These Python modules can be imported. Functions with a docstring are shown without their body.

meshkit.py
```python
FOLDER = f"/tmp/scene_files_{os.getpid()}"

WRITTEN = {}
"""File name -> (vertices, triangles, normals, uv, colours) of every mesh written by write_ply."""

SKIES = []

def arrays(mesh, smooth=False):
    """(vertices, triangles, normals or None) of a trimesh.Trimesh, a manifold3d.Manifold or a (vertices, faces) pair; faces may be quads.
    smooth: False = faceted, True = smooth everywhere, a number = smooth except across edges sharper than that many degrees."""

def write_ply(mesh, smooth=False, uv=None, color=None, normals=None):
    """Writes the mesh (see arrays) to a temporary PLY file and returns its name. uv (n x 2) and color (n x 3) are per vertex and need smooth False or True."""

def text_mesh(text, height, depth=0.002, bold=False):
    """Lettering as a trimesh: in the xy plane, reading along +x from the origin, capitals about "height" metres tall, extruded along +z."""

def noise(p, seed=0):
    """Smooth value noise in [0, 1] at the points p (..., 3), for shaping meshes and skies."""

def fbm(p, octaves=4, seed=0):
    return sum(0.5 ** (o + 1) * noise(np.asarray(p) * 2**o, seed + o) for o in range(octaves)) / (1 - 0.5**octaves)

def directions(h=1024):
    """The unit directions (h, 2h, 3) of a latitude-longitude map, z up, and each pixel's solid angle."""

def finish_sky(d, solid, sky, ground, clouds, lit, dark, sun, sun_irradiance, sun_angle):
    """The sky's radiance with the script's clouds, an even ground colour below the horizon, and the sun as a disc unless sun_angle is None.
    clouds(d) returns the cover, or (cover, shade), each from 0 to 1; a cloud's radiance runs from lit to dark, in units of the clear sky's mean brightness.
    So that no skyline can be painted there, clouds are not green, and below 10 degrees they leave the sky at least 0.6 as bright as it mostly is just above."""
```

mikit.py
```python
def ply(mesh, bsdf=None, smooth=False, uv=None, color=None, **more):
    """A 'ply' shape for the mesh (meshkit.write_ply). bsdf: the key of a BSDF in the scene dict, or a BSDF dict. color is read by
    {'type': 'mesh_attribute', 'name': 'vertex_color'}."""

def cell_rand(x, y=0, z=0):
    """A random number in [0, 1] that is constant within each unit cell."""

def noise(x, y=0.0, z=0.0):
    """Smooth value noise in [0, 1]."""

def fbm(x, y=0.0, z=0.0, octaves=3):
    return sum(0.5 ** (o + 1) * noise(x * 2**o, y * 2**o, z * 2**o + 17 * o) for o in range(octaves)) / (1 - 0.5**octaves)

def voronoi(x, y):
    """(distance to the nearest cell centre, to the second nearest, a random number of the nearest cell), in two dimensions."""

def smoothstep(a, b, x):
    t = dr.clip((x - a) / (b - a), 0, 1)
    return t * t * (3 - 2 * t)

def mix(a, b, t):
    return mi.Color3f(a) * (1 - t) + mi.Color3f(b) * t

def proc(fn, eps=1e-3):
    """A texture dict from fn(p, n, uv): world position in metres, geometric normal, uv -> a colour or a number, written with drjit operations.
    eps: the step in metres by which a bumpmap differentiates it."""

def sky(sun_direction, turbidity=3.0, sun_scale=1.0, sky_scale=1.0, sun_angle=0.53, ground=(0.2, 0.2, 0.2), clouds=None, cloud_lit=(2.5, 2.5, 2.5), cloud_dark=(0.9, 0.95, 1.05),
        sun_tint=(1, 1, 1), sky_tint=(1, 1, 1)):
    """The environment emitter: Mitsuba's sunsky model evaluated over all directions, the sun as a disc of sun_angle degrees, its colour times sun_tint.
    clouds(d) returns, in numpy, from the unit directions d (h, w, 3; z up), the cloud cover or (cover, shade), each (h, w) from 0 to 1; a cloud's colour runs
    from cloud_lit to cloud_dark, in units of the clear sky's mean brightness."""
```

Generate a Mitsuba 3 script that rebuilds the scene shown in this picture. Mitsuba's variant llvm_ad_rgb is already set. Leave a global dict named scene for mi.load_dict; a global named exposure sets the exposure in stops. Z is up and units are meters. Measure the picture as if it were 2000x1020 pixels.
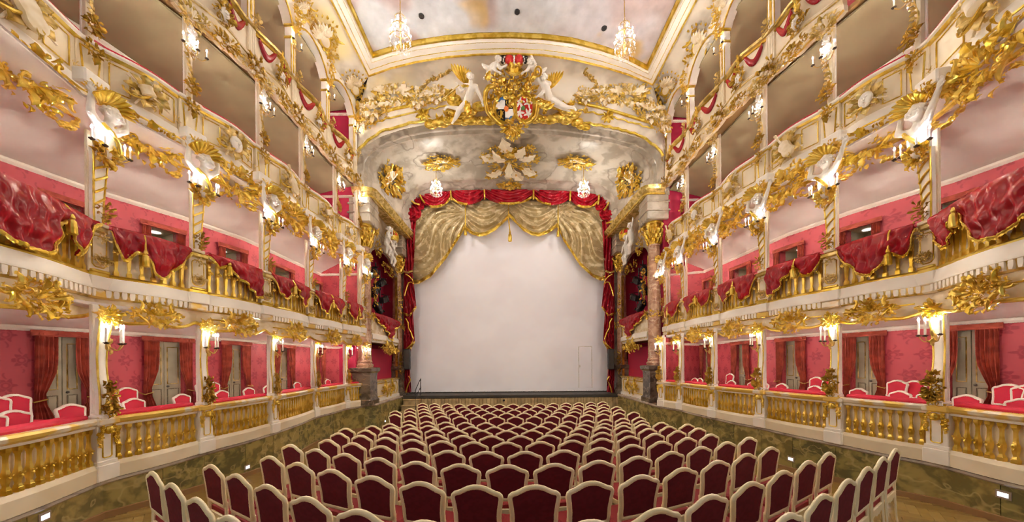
import math, random
import numpy as np, trimesh, drjit as dr, mitsuba as mi, manifold3d as mf
import mikit, meshkit
from mikit import ply, proc, noise, fbm, voronoi, smoothstep, mix, cell_rand
from shapely.geometry import Polygon
T = mi.ScalarTransform4f
scene, labels = {}, {}

# ---------------------------------------------------------------- camera, light, exposure
FOC, CX, CY, EZ = 640.0, 1004.0, 708.5, 2.1          # focal length and principal point for 2000 x 1020, eye height
ROLL = math.atan(0.008); PPY = -1
scene['camera'] = {'type': 'perspective', 'fov': math.degrees(2 * math.atan(1000 / FOC)), 'fov_axis': 'x', 'near_clip': 0.05, 'far_clip': 200.0,
                   'principal_point_offset_x': (CX - 1000) / 2000, 'principal_point_offset_y': (CY - 510) / 1020 * PPY,
                   'to_world': T().look_at(origin=[0, 0, EZ], target=[0, 10, EZ], up=[math.sin(ROLL), 0, math.cos(ROLL)])}
exposure = 3.72
scene['added_ambient_fill'] = {'type': 'constant', 'radiance': {'type': 'rgb', 'value': [0.026, 0.0255, 0.025]}, 'sampling_weight': 3.0}  # even fill added to the hall, enters through its open back
FLAME = [108.0, 97.0, 81.0]
BULB = [44.0, 41.5, 38.0]

# ---------------------------------------------------------------- materials
def P(color, rough=0.6, metal=0.0, spec=0.5, **k):
    c = color if isinstance(color, dict) else {'type': 'rgb', 'value': list(color)}
    return {'type': 'twosided', 'bsdf': {'type': 'principled', 'base_color': c, 'roughness': rough, 'metallic': metal, 'specular': spec, **k}}
def mat(name, *a, **k):
    scene[name] = {**P(*a, **k), 'id': name}
def mottled(a, b, s=3.0, lo=0.35, hi=0.65):
    return proc(lambda p, n, uv: mix(a, b, smoothstep(lo, hi, fbm(p.x * s, p.y * s, p.z * s))))
mat('gold', mottled((.62, .41, .04), (.88, .66, .15), 7), .27, .82)
mat('dark_gold', mottled((.34, .20, .02), (.62, .40, .06), 7), .32, .85)
mat('old_gold', mottled((.44, .30, .06), (.80, .62, .26), 9), .34, .7)
mat('cream', mottled((.70, .60, .42), (.80, .71, .54), 1.5), .5)
mat('cream_worn', mottled((.62, .50, .30), (.80, .71, .55), 5), .5)
mat('white_paint', mottled((.80, .75, .66), (.86, .82, .74), 2), .45)
mat('rail_gilt', mottled((.78, .70, .56), (.72, .48, .10), 4.5, .42, .56), .38, .25)
mat('plaster_figure', (.72, .685, .62), .5)
mat('chair_paint', mottled((.86, .755, .45), (.90, .80, .53), 4), .36)
mat('box_chair_paint', (.86, .80, .72), .4)
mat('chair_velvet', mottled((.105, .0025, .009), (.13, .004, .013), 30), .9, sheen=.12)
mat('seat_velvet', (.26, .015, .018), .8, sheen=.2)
mat('box_velvet', (.52, .018, .045), .8, sheen=.4)
mat('cushion_velvet', (.55, .02, .05), .75, sheen=.4)
mat('lacquer_red', mottled((.25, .0035, .010), (.33, .007, .015), 3.5), .2, .0, .35, clearcoat=.35, clearcoat_gloss=.95)
mat('valance_red', mottled((.26, .0035, .012), (.35, .008, .018), 4), .2, .0, .4, clearcoat=.4, clearcoat_gloss=.95)
mat('panel_red', (.36, .012, .05), .7)
mat('curtain_rust', mottled((.30, .045, .03), (.42, .075, .045), 8), .8)
mat('door_grey', mottled((.40, .36, .25), (.47, .43, .31), 3), .5)
mat('door_line', (.20, .17, .11), .6)
mat('door_dark', (.12, .11, .09), .6)
mat('black_metal', (.012, .012, .014), .4)
mat('dark_iron', (.05, .035, .025), .45, .5)
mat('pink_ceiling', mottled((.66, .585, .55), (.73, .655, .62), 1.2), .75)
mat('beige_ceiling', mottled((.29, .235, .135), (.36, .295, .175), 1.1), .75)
mat('shell_wall', (.3, .2, .15), .9)
mat('screen_white', mottled((.80, .785, .85), (.83, .82, .885), .8), .7)
mat('black_lip', (.03, .026, .022), .5)
mat('slat_wood', mottled((.34, .24, .11), (.46, .34, .17), 5), .55)
mat('slat_wood_dark', mottled((.27, .19, .09), (.38, .27, .13), 5), .55)
mat('skirting_wood', (.27, .15, .06), .4)
for i, (a, b) in enumerate([((.21, .13, .032), (.29, .185, .052)), ((.17, .10, .024), (.235, .145, .038)), ((.25, .16, .044), (.32, .21, .066))]):
    mat('parquet_%d' % i, proc(lambda p, n, uv, a=a, b=b: mix(a, b, fbm(p.x * 9, p.y * 9, p.z * 40))), .24, .0, .5)
mat('crystal', (.95, .94, .92), .12, .0, .9)
mat('bronze', (.55, .36, .10), .35, .8)
mat('candle_wax', (.92, .88, .80), .5)
mat('shield_blue', (.07, .20, .50), .4)
mat('shield_white', (.85, .84, .82), .4)
mat('shield_red', (.60, .03, .03), .4)
mat('shield_black', (.015, .014, .014), .35)
mat('shield_orange', (.75, .22, .06), .4)
mat('shield_green', (.10, .25, .08), .4)
def damask(p, n, uv):
    u, v = (p.y + p.x * .9) / .36, p.z / .40
    row = dr.floor(v)
    u = u + .5 * (row - 2 * dr.floor(row / 2))
    a, b = u - dr.floor(u) - .5, (v - row - .5) * 1.25
    r, th = dr.sqrt(a * a + b * b), dr.atan2(b, a)
    flower = 1 - smoothstep(.0, .05, r - .26 - .07 * dr.cos(6 * th) - .03 * dr.cos(11 * th))
    core = smoothstep(.06, .1, r) * (1 - .5 * smoothstep(.14, .16, r) * (1 - smoothstep(.18, .2, r)))
    stem = (1 - smoothstep(.02, .05, dr.abs(a - .08 * dr.sin(b * 9)))) * smoothstep(.3, .36, dr.abs(b))
    m = dr.maximum(flower * core, stem * .8) * smoothstep(.2, .42, fbm(p.x * 14, p.y * 14, p.z * 14))
    return mix((.45, .060, .078), (.34, .033, .050), m) * (.92 + .16 * fbm(p.x * 2, p.y * 2, p.z * 2))
mat('damask', proc(damask), .62, sheen=.3)
def marble(base, other, vein, s, w=.5):
    def f(p, n, uv):
        q = fbm(p.x * s, p.y * s, p.z * s, 4)
        r = fbm(p.x * s * 1.7 + 3 * q, p.y * s * 1.7 - 2 * q, p.z * s * 1.7 + 2 * q, 4)
        c = mix(base, other, smoothstep(.36, .64, r))
        t = dr.abs(fbm(p.x * s * .8 + 7 + 1.5 * q, p.y * s * .8, p.z * s * .8 + 2, 3) - .5)
        return mix(c, vein, w * (1 - smoothstep(.0, .035, t)))
    return proc(f)
mat('green_marble', marble((.15, .125, .042), (.33, .265, .09), (.46, .38, .17), 2.9, .6), .22)
mat('green_marble_alt', marble((.115, .105, .042), (.28, .24, .08), (.42, .34, .15), 3.6, .6), .22)
mat('grey_marble', marble((.30, .26, .205), (.46, .41, .34), (.17, .14, .11), 1.1, .6), .25)
mat('dark_marble', marble((.27, .21, .16), (.40, .33, .25), (.13, .10, .08), 1.5, .6), .25)
mat('pink_marble', marble((.30, .145, .085), (.43, .26, .165), (.62, .48, .36), 3.2, .6), .2)
mat('black_marble', marble((.07, .052, .038), (.15, .115, .085), (.34, .28, .21), 2.6, .5), .2)
def fresco(p, n, uv):
    a, b = fbm(p.x * .45, p.y * .45, 3.1, 4), fbm(p.x * .6 + 9, p.y * .6 + 4, 1.0, 4)
    c = mix((.56, .52, .54), (.50, .38, .36), smoothstep(.38, .62, a))
    c = mix(c, (.62, .42, .17), smoothstep(.53, .68, b))
    c = mix(c, (.64, .65, .68), smoothstep(.52, .66, fbm(p.x * .5 + 31, p.y * .5, 7.0, 3)))
    return c * (.74 + .32 * fbm(p.x * 4, p.y * 4, 0, 4))
mat('fresco', proc(fresco), .8)
def cove(p, n, uv):
    c = mix((.72, .66, .57), (.50, .45, .38), smoothstep(.4, .66, fbm(p.x * 1.3, p.y * 1.3, p.z * 1.3, 4)))
    return mix(c, (.80, .66, .30), .8 * (1 - smoothstep(-4.6, -2.8, p.x)) * smoothstep(.36, .62, fbm(p.x * .7 + 5, p.y * .7, p.z * .7)))
mat('cove_paint', proc(cove), .6)
def brocade(p, n, uv):
    m = smoothstep(.5, .62, fbm(p.x * 5, p.y * 5, p.z * 5, 3))
    return mix((.42, .32, .165), (.60, .49, .30), m)
mat('brocade', proc(brocade), .38, .3)

# ---------------------------------------------------------------- helpers: names, labels, placement
counts = {}
def numbered(name):
    k = counts.get(name, 0); counts[name] = k + 1
    return name if k == 0 else '%s_%03d' % (name, k)
def tag(key, label=None, cat=None, group=None, kind=None):
    labels[key] = {a: b for a, b in (('label', label), ('category', cat), ('group', group), ('kind', kind)) if b}
    return key
def thing(name, label, cat, group=None):
    return tag(numbered(name), label, cat, group)
def put(key, mesh, bsdf, smooth=30, M=None, **k):
    d = mesh if isinstance(mesh, dict) else ply(mesh, bsdf, smooth, **k)
    scene[key] = d if M is None else {**d, 'to_world': M}
    return key
def part(parent, name, mesh, bsdf=None, smooth=30, M=None, **k):
    return put(numbered(parent + '__' + name), mesh, bsdf, smooth, M, **k)
def stuff(key): labels[key] = {'kind': 'stuff'}
def group(name, parts):
    scene[name] = {'type': 'shapegroup', **parts}
    return name
def inst(key, grp, M):
    scene[key] = {'type': 'instance', 'to_world': M, 'shapegroup': {'type': 'ref', 'id': grp}}
    return key
def frame(o, x, y, z, s=1.0):
    m = np.eye(4)
    s = np.broadcast_to(s, 3)
    m[:3, 0], m[:3, 1], m[:3, 2], m[:3, 3] = np.array(x) * s[0], np.array(y) * s[1], np.array(z) * s[2], o
    return T(m)
def cat(*ms):
    ms = [m for m in ms if m is not None and len(m.faces)]
    v, f, k = [], [], 0
    for m in ms:
        v.append(np.asarray(m.vertices)); f.append(np.asarray(m.faces) + k); k += len(m.vertices)
    return trimesh.Trimesh(np.vstack(v), np.vstack(f), process=False)
def moved(m, o=(0, 0, 0), rot=None, s=1.0):
    v = np.asarray(m.vertices) * s
    if rot is not None:
        a, ax = rot
        v = v @ trimesh.transformations.rotation_matrix(a, ax)[:3, :3].T
    return trimesh.Trimesh(v + np.asarray(o, float), m.faces, process=False)
def outward(m):
    if m.volume < 0: m.faces = m.faces[:, ::-1]
    return m
ORD = 'zeroth first second third fourth fifth sixth seventh eighth ninth tenth eleventh twelfth thirteenth fourteenth fifteenth sixteenth seventeenth eighteenth nineteenth twentieth'.split()
def glow(d, rgb, weight):
    return {**d, 'emitter': {'type': 'area', 'radiance': {'type': 'rgb', 'value': list(rgb)}, 'sampling_weight': weight}}
# ---------------------------------------------------------------- helpers: meshes
def grid(V, closed_u=False, closed_v=False):
    V = np.asarray(V, float); n, m = V.shape[:2]
    i, j = np.meshgrid(np.arange(n if closed_u else n - 1), np.arange(m if closed_v else m - 1), indexing='ij')
    a, b, c, d = i * m + j, ((i + 1) % n) * m + j, ((i + 1) % n) * m + (j + 1) % m, i * m + (j + 1) % m
    f = np.stack([a, b, c, a, c, d], -1).reshape(-1, 3)
    return trimesh.Trimesh(V.reshape(-1, 3), f, process=False)
def solid(V, th):
    """a grid surface given thickness th (vector or per-vertex array)"""
    V = np.asarray(V, float); W = V + th
    n, m = V.shape[:2]
    S = np.concatenate([V, W[:, ::-1]], 1)
    g = grid(S, closed_v=True)
    k = 2 * m
    e = []
    for r in (0, n - 1):
        b = r * k
        for j in range(m - 1):
            q = [b + j, b + j + 1, b + k - 2 - j, b + k - 1 - j]
            t = [[q[0], q[1], q[2]], [q[0], q[2], q[3]]]
            e += t if r else [x[::-1] for x in t]
    g.faces = np.vstack([g.faces, e])
    return outward(g)
def tube(path, r, sides=6, up=(0, 0, 1.0), flat=1.0, caps=True):
    p = np.asarray(path, float); n = len(p)
    t = np.gradient(p, axis=0); t /= np.linalg.norm(t, axis=1, keepdims=True) + 1e-12
    up = np.asarray(up, float)
    a = np.cross(t, up); l = np.linalg.norm(a, axis=1, keepdims=True)
    a = np.where(l > 1e-3, a / np.maximum(l, 1e-9), np.cross(t, [0.31, 0.9, 0.2])); a /= np.linalg.norm(a, axis=1, keepdims=True)
    b = np.cross(a, t)
    ang = np.arange(sides) * 2 * np.pi / sides
    r = np.broadcast_to(r, (n,))[:, None, None]
    V = p[:, None] + r * (np.cos(ang)[None, :, None] * a[:, None] + flat * np.sin(ang)[None, :, None] * b[:, None])
    g = grid(V, closed_v=True)
    if caps:
        f = [[0, j + 1, j] for j in range(1, sides - 1)] + [[(n - 1) * sides, (n - 1) * sides + j, (n - 1) * sides + j + 1] for j in range(1, sides - 1)]
        g.faces = np.vstack([g.faces, f])
    return outward(g)
def lathe(prof, n=16):
    pr = np.asarray(prof, float); a = np.arange(n) * 2 * np.pi / n
    V = np.stack([pr[:, 0, None] * np.cos(a), pr[:, 0, None] * np.sin(a), np.repeat(pr[:, 1, None], n, 1)], -1)
    g = grid(V, closed_v=True); k = (len(pr) - 1) * n
    f = [[0, j + 1, j] for j in range(1, n - 1)] + [[k, k + j, k + j + 1] for j in range(1, n - 1)]
    g.faces = np.vstack([g.faces, f])
    return outward(g)
def square_lathe(prof):
    g = lathe([(r * 1.414, z) for r, z in prof], 4)
    v = g.vertices.copy(); c = math.sqrt(.5)
    v[:, 0], v[:, 1] = (g.vertices[:, 0] - g.vertices[:, 1]) * c, (g.vertices[:, 0] + g.vertices[:, 1]) * c
    return trimesh.Trimesh(v, g.faces, process=False)
def box(lo, hi, ch=0.0):
    lo, hi = np.array(lo, float), np.array(hi, float)
    if ch <= 0:
        m = trimesh.creation.box(hi - lo); m.apply_translation((lo + hi) / 2); return m
    c = min(ch, .45 * (hi - lo).min())
    pts = []
    for s in np.ndindex(2, 2, 2):
        for k in range(3):
            q = np.where(s, hi - c, lo + c); q[k] = hi[k] if s[k] else lo[k]; pts.append(q)
    return trimesh.convex.convex_hull(np.array(pts))
def extrude(poly, h, z0=0.0):
    m = trimesh.creation.extrude_polygon(Polygon(poly) if not hasattr(poly, 'exterior') else poly, h, engine='earcut')
    m.apply_translation([0, 0, z0]); return m
def hull(pts): return trimesh.convex.convex_hull(np.asarray(pts, float))
_ICO = {k: trimesh.creation.icosphere(k) for k in (1, 2)}
def ball(c, r, k=1):
    m = _ICO[k]
    return trimesh.Trimesh(m.vertices * np.broadcast_to(r, 3) + np.asarray(c, float), m.faces, process=False)
def normals2(c, sg):
    t = np.gradient(np.asarray(c, float), axis=0); t /= np.linalg.norm(t, axis=1, keepdims=True) + 1e-12
    return sg * np.stack([t[:, 1], -t[:, 0]], 1)
def sweep(c, n, prof):
    """closed profile of (offset, height), constant or one per section, along the plan curve c with normals n"""
    c, n, prof = np.asarray(c, float), np.asarray(n, float), np.asarray(prof, float)
    if prof.ndim == 2: prof = np.broadcast_to(prof, (len(c),) + prof.shape)
    V = np.concatenate([c[:, None] + prof[..., :1] * n[:, None], prof[..., 1:]], -1)
    g = grid(V, closed_v=True); m = prof.shape[1]; k = (len(c) - 1) * m
    tri = trimesh.creation.triangulate_polygon(Polygon(prof[0]), engine='earcut')[1] if m > 4 else np.array([[0, 1, 2], [0, 2, 3]][:m - 2])
    if len(tri) and tri.max() < m: g.faces = np.vstack([g.faces, tri, tri[:, ::-1] + k])
    return outward(g)
def subcurve(c, s0, s1, step=.25):
    c = np.asarray(c, float); s = np.r_[0, np.cumsum(np.linalg.norm(np.diff(c, axis=0), axis=1))]
    q = np.unique(np.r_[s0, s1, s[(s > s0) & (s < s1)], np.linspace(s0, s1, max(2, int((s1 - s0) / step)))])
    return np.stack([np.interp(q, s, c[:, 0]), np.interp(q, s, c[:, 1])], 1)
def curve_len(c): return float(np.linalg.norm(np.diff(c, axis=0), axis=1).sum())
def at(c, s):
    q = np.asarray(c, float); a = np.r_[0, np.cumsum(np.linalg.norm(np.diff(q, axis=0), axis=1))]
    return np.array([np.interp(s, a, q[:, 0]), np.interp(s, a, q[:, 1])])
# where a point of the photograph lies: on the level z (U) or in the upright plane y = Y (V)
def ray(px, py):
    dx, dy = (px - CX) / FOC, (CY - py) / FOC
    return dx * math.cos(ROLL) + dy * math.sin(ROLL), dy * math.cos(ROLL) - dx * math.sin(ROLL)
def U(px, py, z):
    a, b = ray(px, py); Y = (z - EZ) / b
    return np.array([a * Y, Y, z])
def V(px, py, Y):
    a, b = ray(px, py)
    return np.array([a * Y, Y, EZ + b * Y])
def meet(px, py, c):
    """arc length on the plan curve c where the sight line of column px crosses it"""
    a = ray(px, py)[0]; s = 0
    for p, q in zip(c[:-1], c[1:]):
        f0, f1 = p[0] - a * p[1], q[0] - a * q[1]; l = np.linalg.norm(np.subtract(q, p))
        if f0 * f1 <= 0 and p[1] > 0: return s + l * f0 / (f0 - f1 + 1e-12)
        s += l
    return None
# ---------------------------------------------------------------- plan of the hall: one row of posts per tier and side, nearest first
LEVEL = {1: 1.356, 2: 4.16, 3: 7.30, 4: 10.07}        # top of each tier's front
SEEN = {('left', 1): [(0, 853), (202, 817), (403, 791), (538, 773), (621, 758.5), (683, 750.5), (720, 748)],
        ('left', 2): [(0, 358), (190, 443), (388, 495), (522, 535), (610, 568), (676, 590), (713, 601)],
        ('left', 3): [(84, 4), (178, 80), (375, 195), (515, 290), (598, 359), (663, 417), (705, 444)],
        ('left', 4): [None, None, None, (497, 45), (580, 150), (648, 240), (700, 300)],
        ('right', 1): [(2000, 808), (1847, 792), (1642, 775), (1497, 762), (1403, 754), (1339, 747.5), (1302, 745)],
        ('right', 2): [(2000, 353), (1830, 436.5), (1637, 493), (1503, 532), (1413, 563), (1346, 586), (1311, 600)],
        ('right', 3): [(1903, 0), (1807, 95), (1633, 204), (1500, 294), (1411, 369), (1349, 417), (1310, 449)],
        ('right', 4): [None, None, None, (1515, 57), (1420, 156), (1353, 250), (1309, 311)]}
SG = {'left': 1, 'right': -1}
POSTS = {}
for (side, t), pts in SEEN.items():
    z = LEVEL[t] + (.045 if (side, t) == ('right', 1) else 0)
    p = [None if q is None else U(q[0], q[1], z)[:2] for q in pts]
    if t == 4:
        d = p[3] - np.array(POSTS[side, 3][3])
        for i in range(3): p[i] = POSTS[side, 3][i] + d
    else:
        p[0] = p[1] + 2 * (p[0] - p[1]) * (.85 if t < 3 else 1.6)       # the traced point is half way to the post outside the frame
    POSTS[side, t] = p
def LV(side, t): return LEVEL[t] + (.045 if (side, t) == ('right', 1) else 0)
BULGE = {1: .05, 2: .10, 3: .13, 4: .15}
def bay(side, t, i, a=.13, b=.13, n=21, off=0.0):
    """plan curve of the front of bay i, from a metres past its nearer post to b metres before the farther one, and its normals"""
    A, B = POSTS[side, t][i], POSTS[side, t][i + 1]; l = np.linalg.norm(B - A)
    u = np.linspace(a / l, 1 - b / l, n)[:, None]
    d = (B - A) / l; nn = SG[side] * np.array([d[1], -d[0]])
    c = A + (B - A) * u + nn * (off + BULGE[t] * min(1, l / 1.6) * np.sin(np.pi * u) ** 2)
    return c, normals2(c, SG[side])
def post_frame(side, t, i):
    """plan point, unit tangent (towards the stage) and unit normal (towards the hall) at a post"""
    p = POSTS[side, t]; a, b = p[max(i - 1, 0)], p[min(i + 1, 6)]
    d = (b - a) / np.linalg.norm(b - a)
    return p[i], d, SG[side] * np.array([d[1], -d[0]])
def M_at(o, nrm, s=1.0, tilt=0.0):
    """local x along the wall, y up, z out of the wall"""
    z = np.array([nrm[0], nrm[1], 0.0]); y = np.array([0, 0, 1.0])
    z = z * math.cos(tilt) + y * math.sin(tilt); z /= np.linalg.norm(z)
    x = np.cross(y, z); x /= np.linalg.norm(x); y = np.cross(z, x)
    return frame(o, x, y, z, s)
def M_up(o, nrm, s=1.0):
    """local x along the wall, y into the wall, z up (upright things that face the hall along -y)"""
    y = -np.array([nrm[0], nrm[1], 0.0]); z = np.array([0, 0, 1.0]); x = np.cross(y, z)
    return frame(o, x, y, z, s)
ROWS = [(1.43, -.99), (2.10, -1.03), (2.91, -1.08), (3.64, -1.122), (4.38, -1.175), (5.16, -1.237), (5.93, -1.31), (6.81, -1.395), (7.39, -1.432),
        (8.19, -1.485), (9.15, -1.495), (9.85, -1.50), (10.8, -1.54), (11.55, -1.545), (12.55, -1.57)]
def floor_z(x, y):
    x, y = np.asarray(x, float), np.asarray(y, float)
    w = np.clip((np.abs(x) - 3.3) / 1.8, 0, 1); w = 1 - w * w * (3 - 2 * w)
    yy = np.maximum(y, .6)
    d = yy * np.cos(np.clip(w * x / yy, -1.25, 1.25))
    return EZ - .97 + np.interp(d, [-9, 0] + [r[0] for r in ROWS] + [16, 30], [-.97, -.97] + [r[1] for r in ROWS] + [-1.62, -1.62])

# ---------------------------------------------------------------- floor: boards under the rows, parquet laid piece by piece in the aisles
xs, ys = np.linspace(-7.2, 7.2, 73), np.linspace(-2.5, 16.6, 97)
X, Y = np.meshgrid(xs, ys, indexing='ij')
put('floor', solid(np.stack([X, Y, floor_z(X, Y) - .012], -1), [0, 0, -.15]), 'parquet_1', True)
tag('floor', kind='structure')
plank = box((-.245, -.05, -.01), (.245, .05, .012), .003)
for k in range(3): group('plank_%d' % k, {'plank': ply(plank, 'parquet_%d' % k)})
rng = random.Random(5)
def in_aisle(x, y):
    c = np.array(POSTS['left' if x < 0 else 'right', 1]); w = abs(np.interp(y, c[:, 1], c[:, 0])) - .16
    return 2.9 + .045 * y < abs(x) < w and 2.6 < y < 7.2
spots = []
for i in range(-90, 91):
    for m in range(-9, 10):
        a = i * .1
        for k, (u, v) in enumerate(((a + m + .25, a + .05), (a + m + .05, a + .35))):
            x, y = (u - v) * .7071, (u + v) * .7071
            if in_aisle(x, y): spots.append((y + .3 * (x < 0), x, y, k))
for _, x, y, k in sorted(spots)[:300]:
    e = .05
    zx, zy = float(floor_z(x + e, y) - floor_z(x - e, y)) / (2 * e), float(floor_z(x, y + e) - floor_z(x, y - e)) / (2 * e)
    n = np.array([-zx, -zy, 1.0]); n /= np.linalg.norm(n)
    t = np.array([.7071, .7071, 0]) if k == 0 else np.array([-.7071, .7071, 0]); t = t - n * t.dot(n); t /= np.linalg.norm(t)
    inst(numbered('floor__plank'), 'plank_%d' % rng.randrange(3), frame([x, y, float(floor_z(x, y)) - .006], t, np.cross(n, t), n))

# ---------------------------------------------------------------- the side walls, tier by tier
BACK = {('left', 1): [(-7.6, .6), (-8.0, 3.2), (-7.95, 5.0), (-7.55, 6.2), (-7.1, 8.2), (-6.95, 10.2), (-7.0, 12.45)],
        ('left', 2): [(-7.4, .6), (-8.0, 3.2), (-8.05, 5.0), (-7.85, 6.05), (-7.3, 7.3), (-6.95, 8.6), (-6.95, 12.1)]}
for t in (1, 2): BACK['right', t] = [(-x + (.35 if y < 9 else .25), y) for x, y in BACK['left', t]]
for s in SG:
    for t in (3, 4):
        p = POSTS[s, t]
        BACK[s, t] = [tuple(p[i] - np.array([SG[s] * 1.75, 0])) for i in range(6)] + [(p[6][0] - SG[s] * 1.7, p[6][1] + .05)]
        BACK[s, t][0] = (BACK[s, t][0][0], .6)
CEIL = {1: (2.94, 2.75), 2: (6.05, 5.42), 3: (8.86, 8.52), 4: (11.75, 11.62)}    # height of the box ceilings at the front, at the back
FLOORZ = {1: .775, 2: 3.2, 3: 6.3, 4: 9.1}
DOORS = {('left', 1): [(95, 172), (300, 367), (447, 485), (545, 575), (623, 637)], ('right', 1): [(1862, 1940), (1672, 1725), (1536, 1575), (1445, 1468), (1381, 1397)],
         ('left', 2): [(105, 167), (300, 352), (444, 477), (540, 573), (614, 635)], ('right', 2): [(1848, 1899), (1662, 1713), (1532, 1570), (1442, 1470), (1376, 1396)]}
DOOR_TOP = {1: 2.62, 2: 5.02}
door_spans = {}
ordinal = ['nearest', 'second', 'third', 'fourth', 'fifth', 'sixth']
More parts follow.
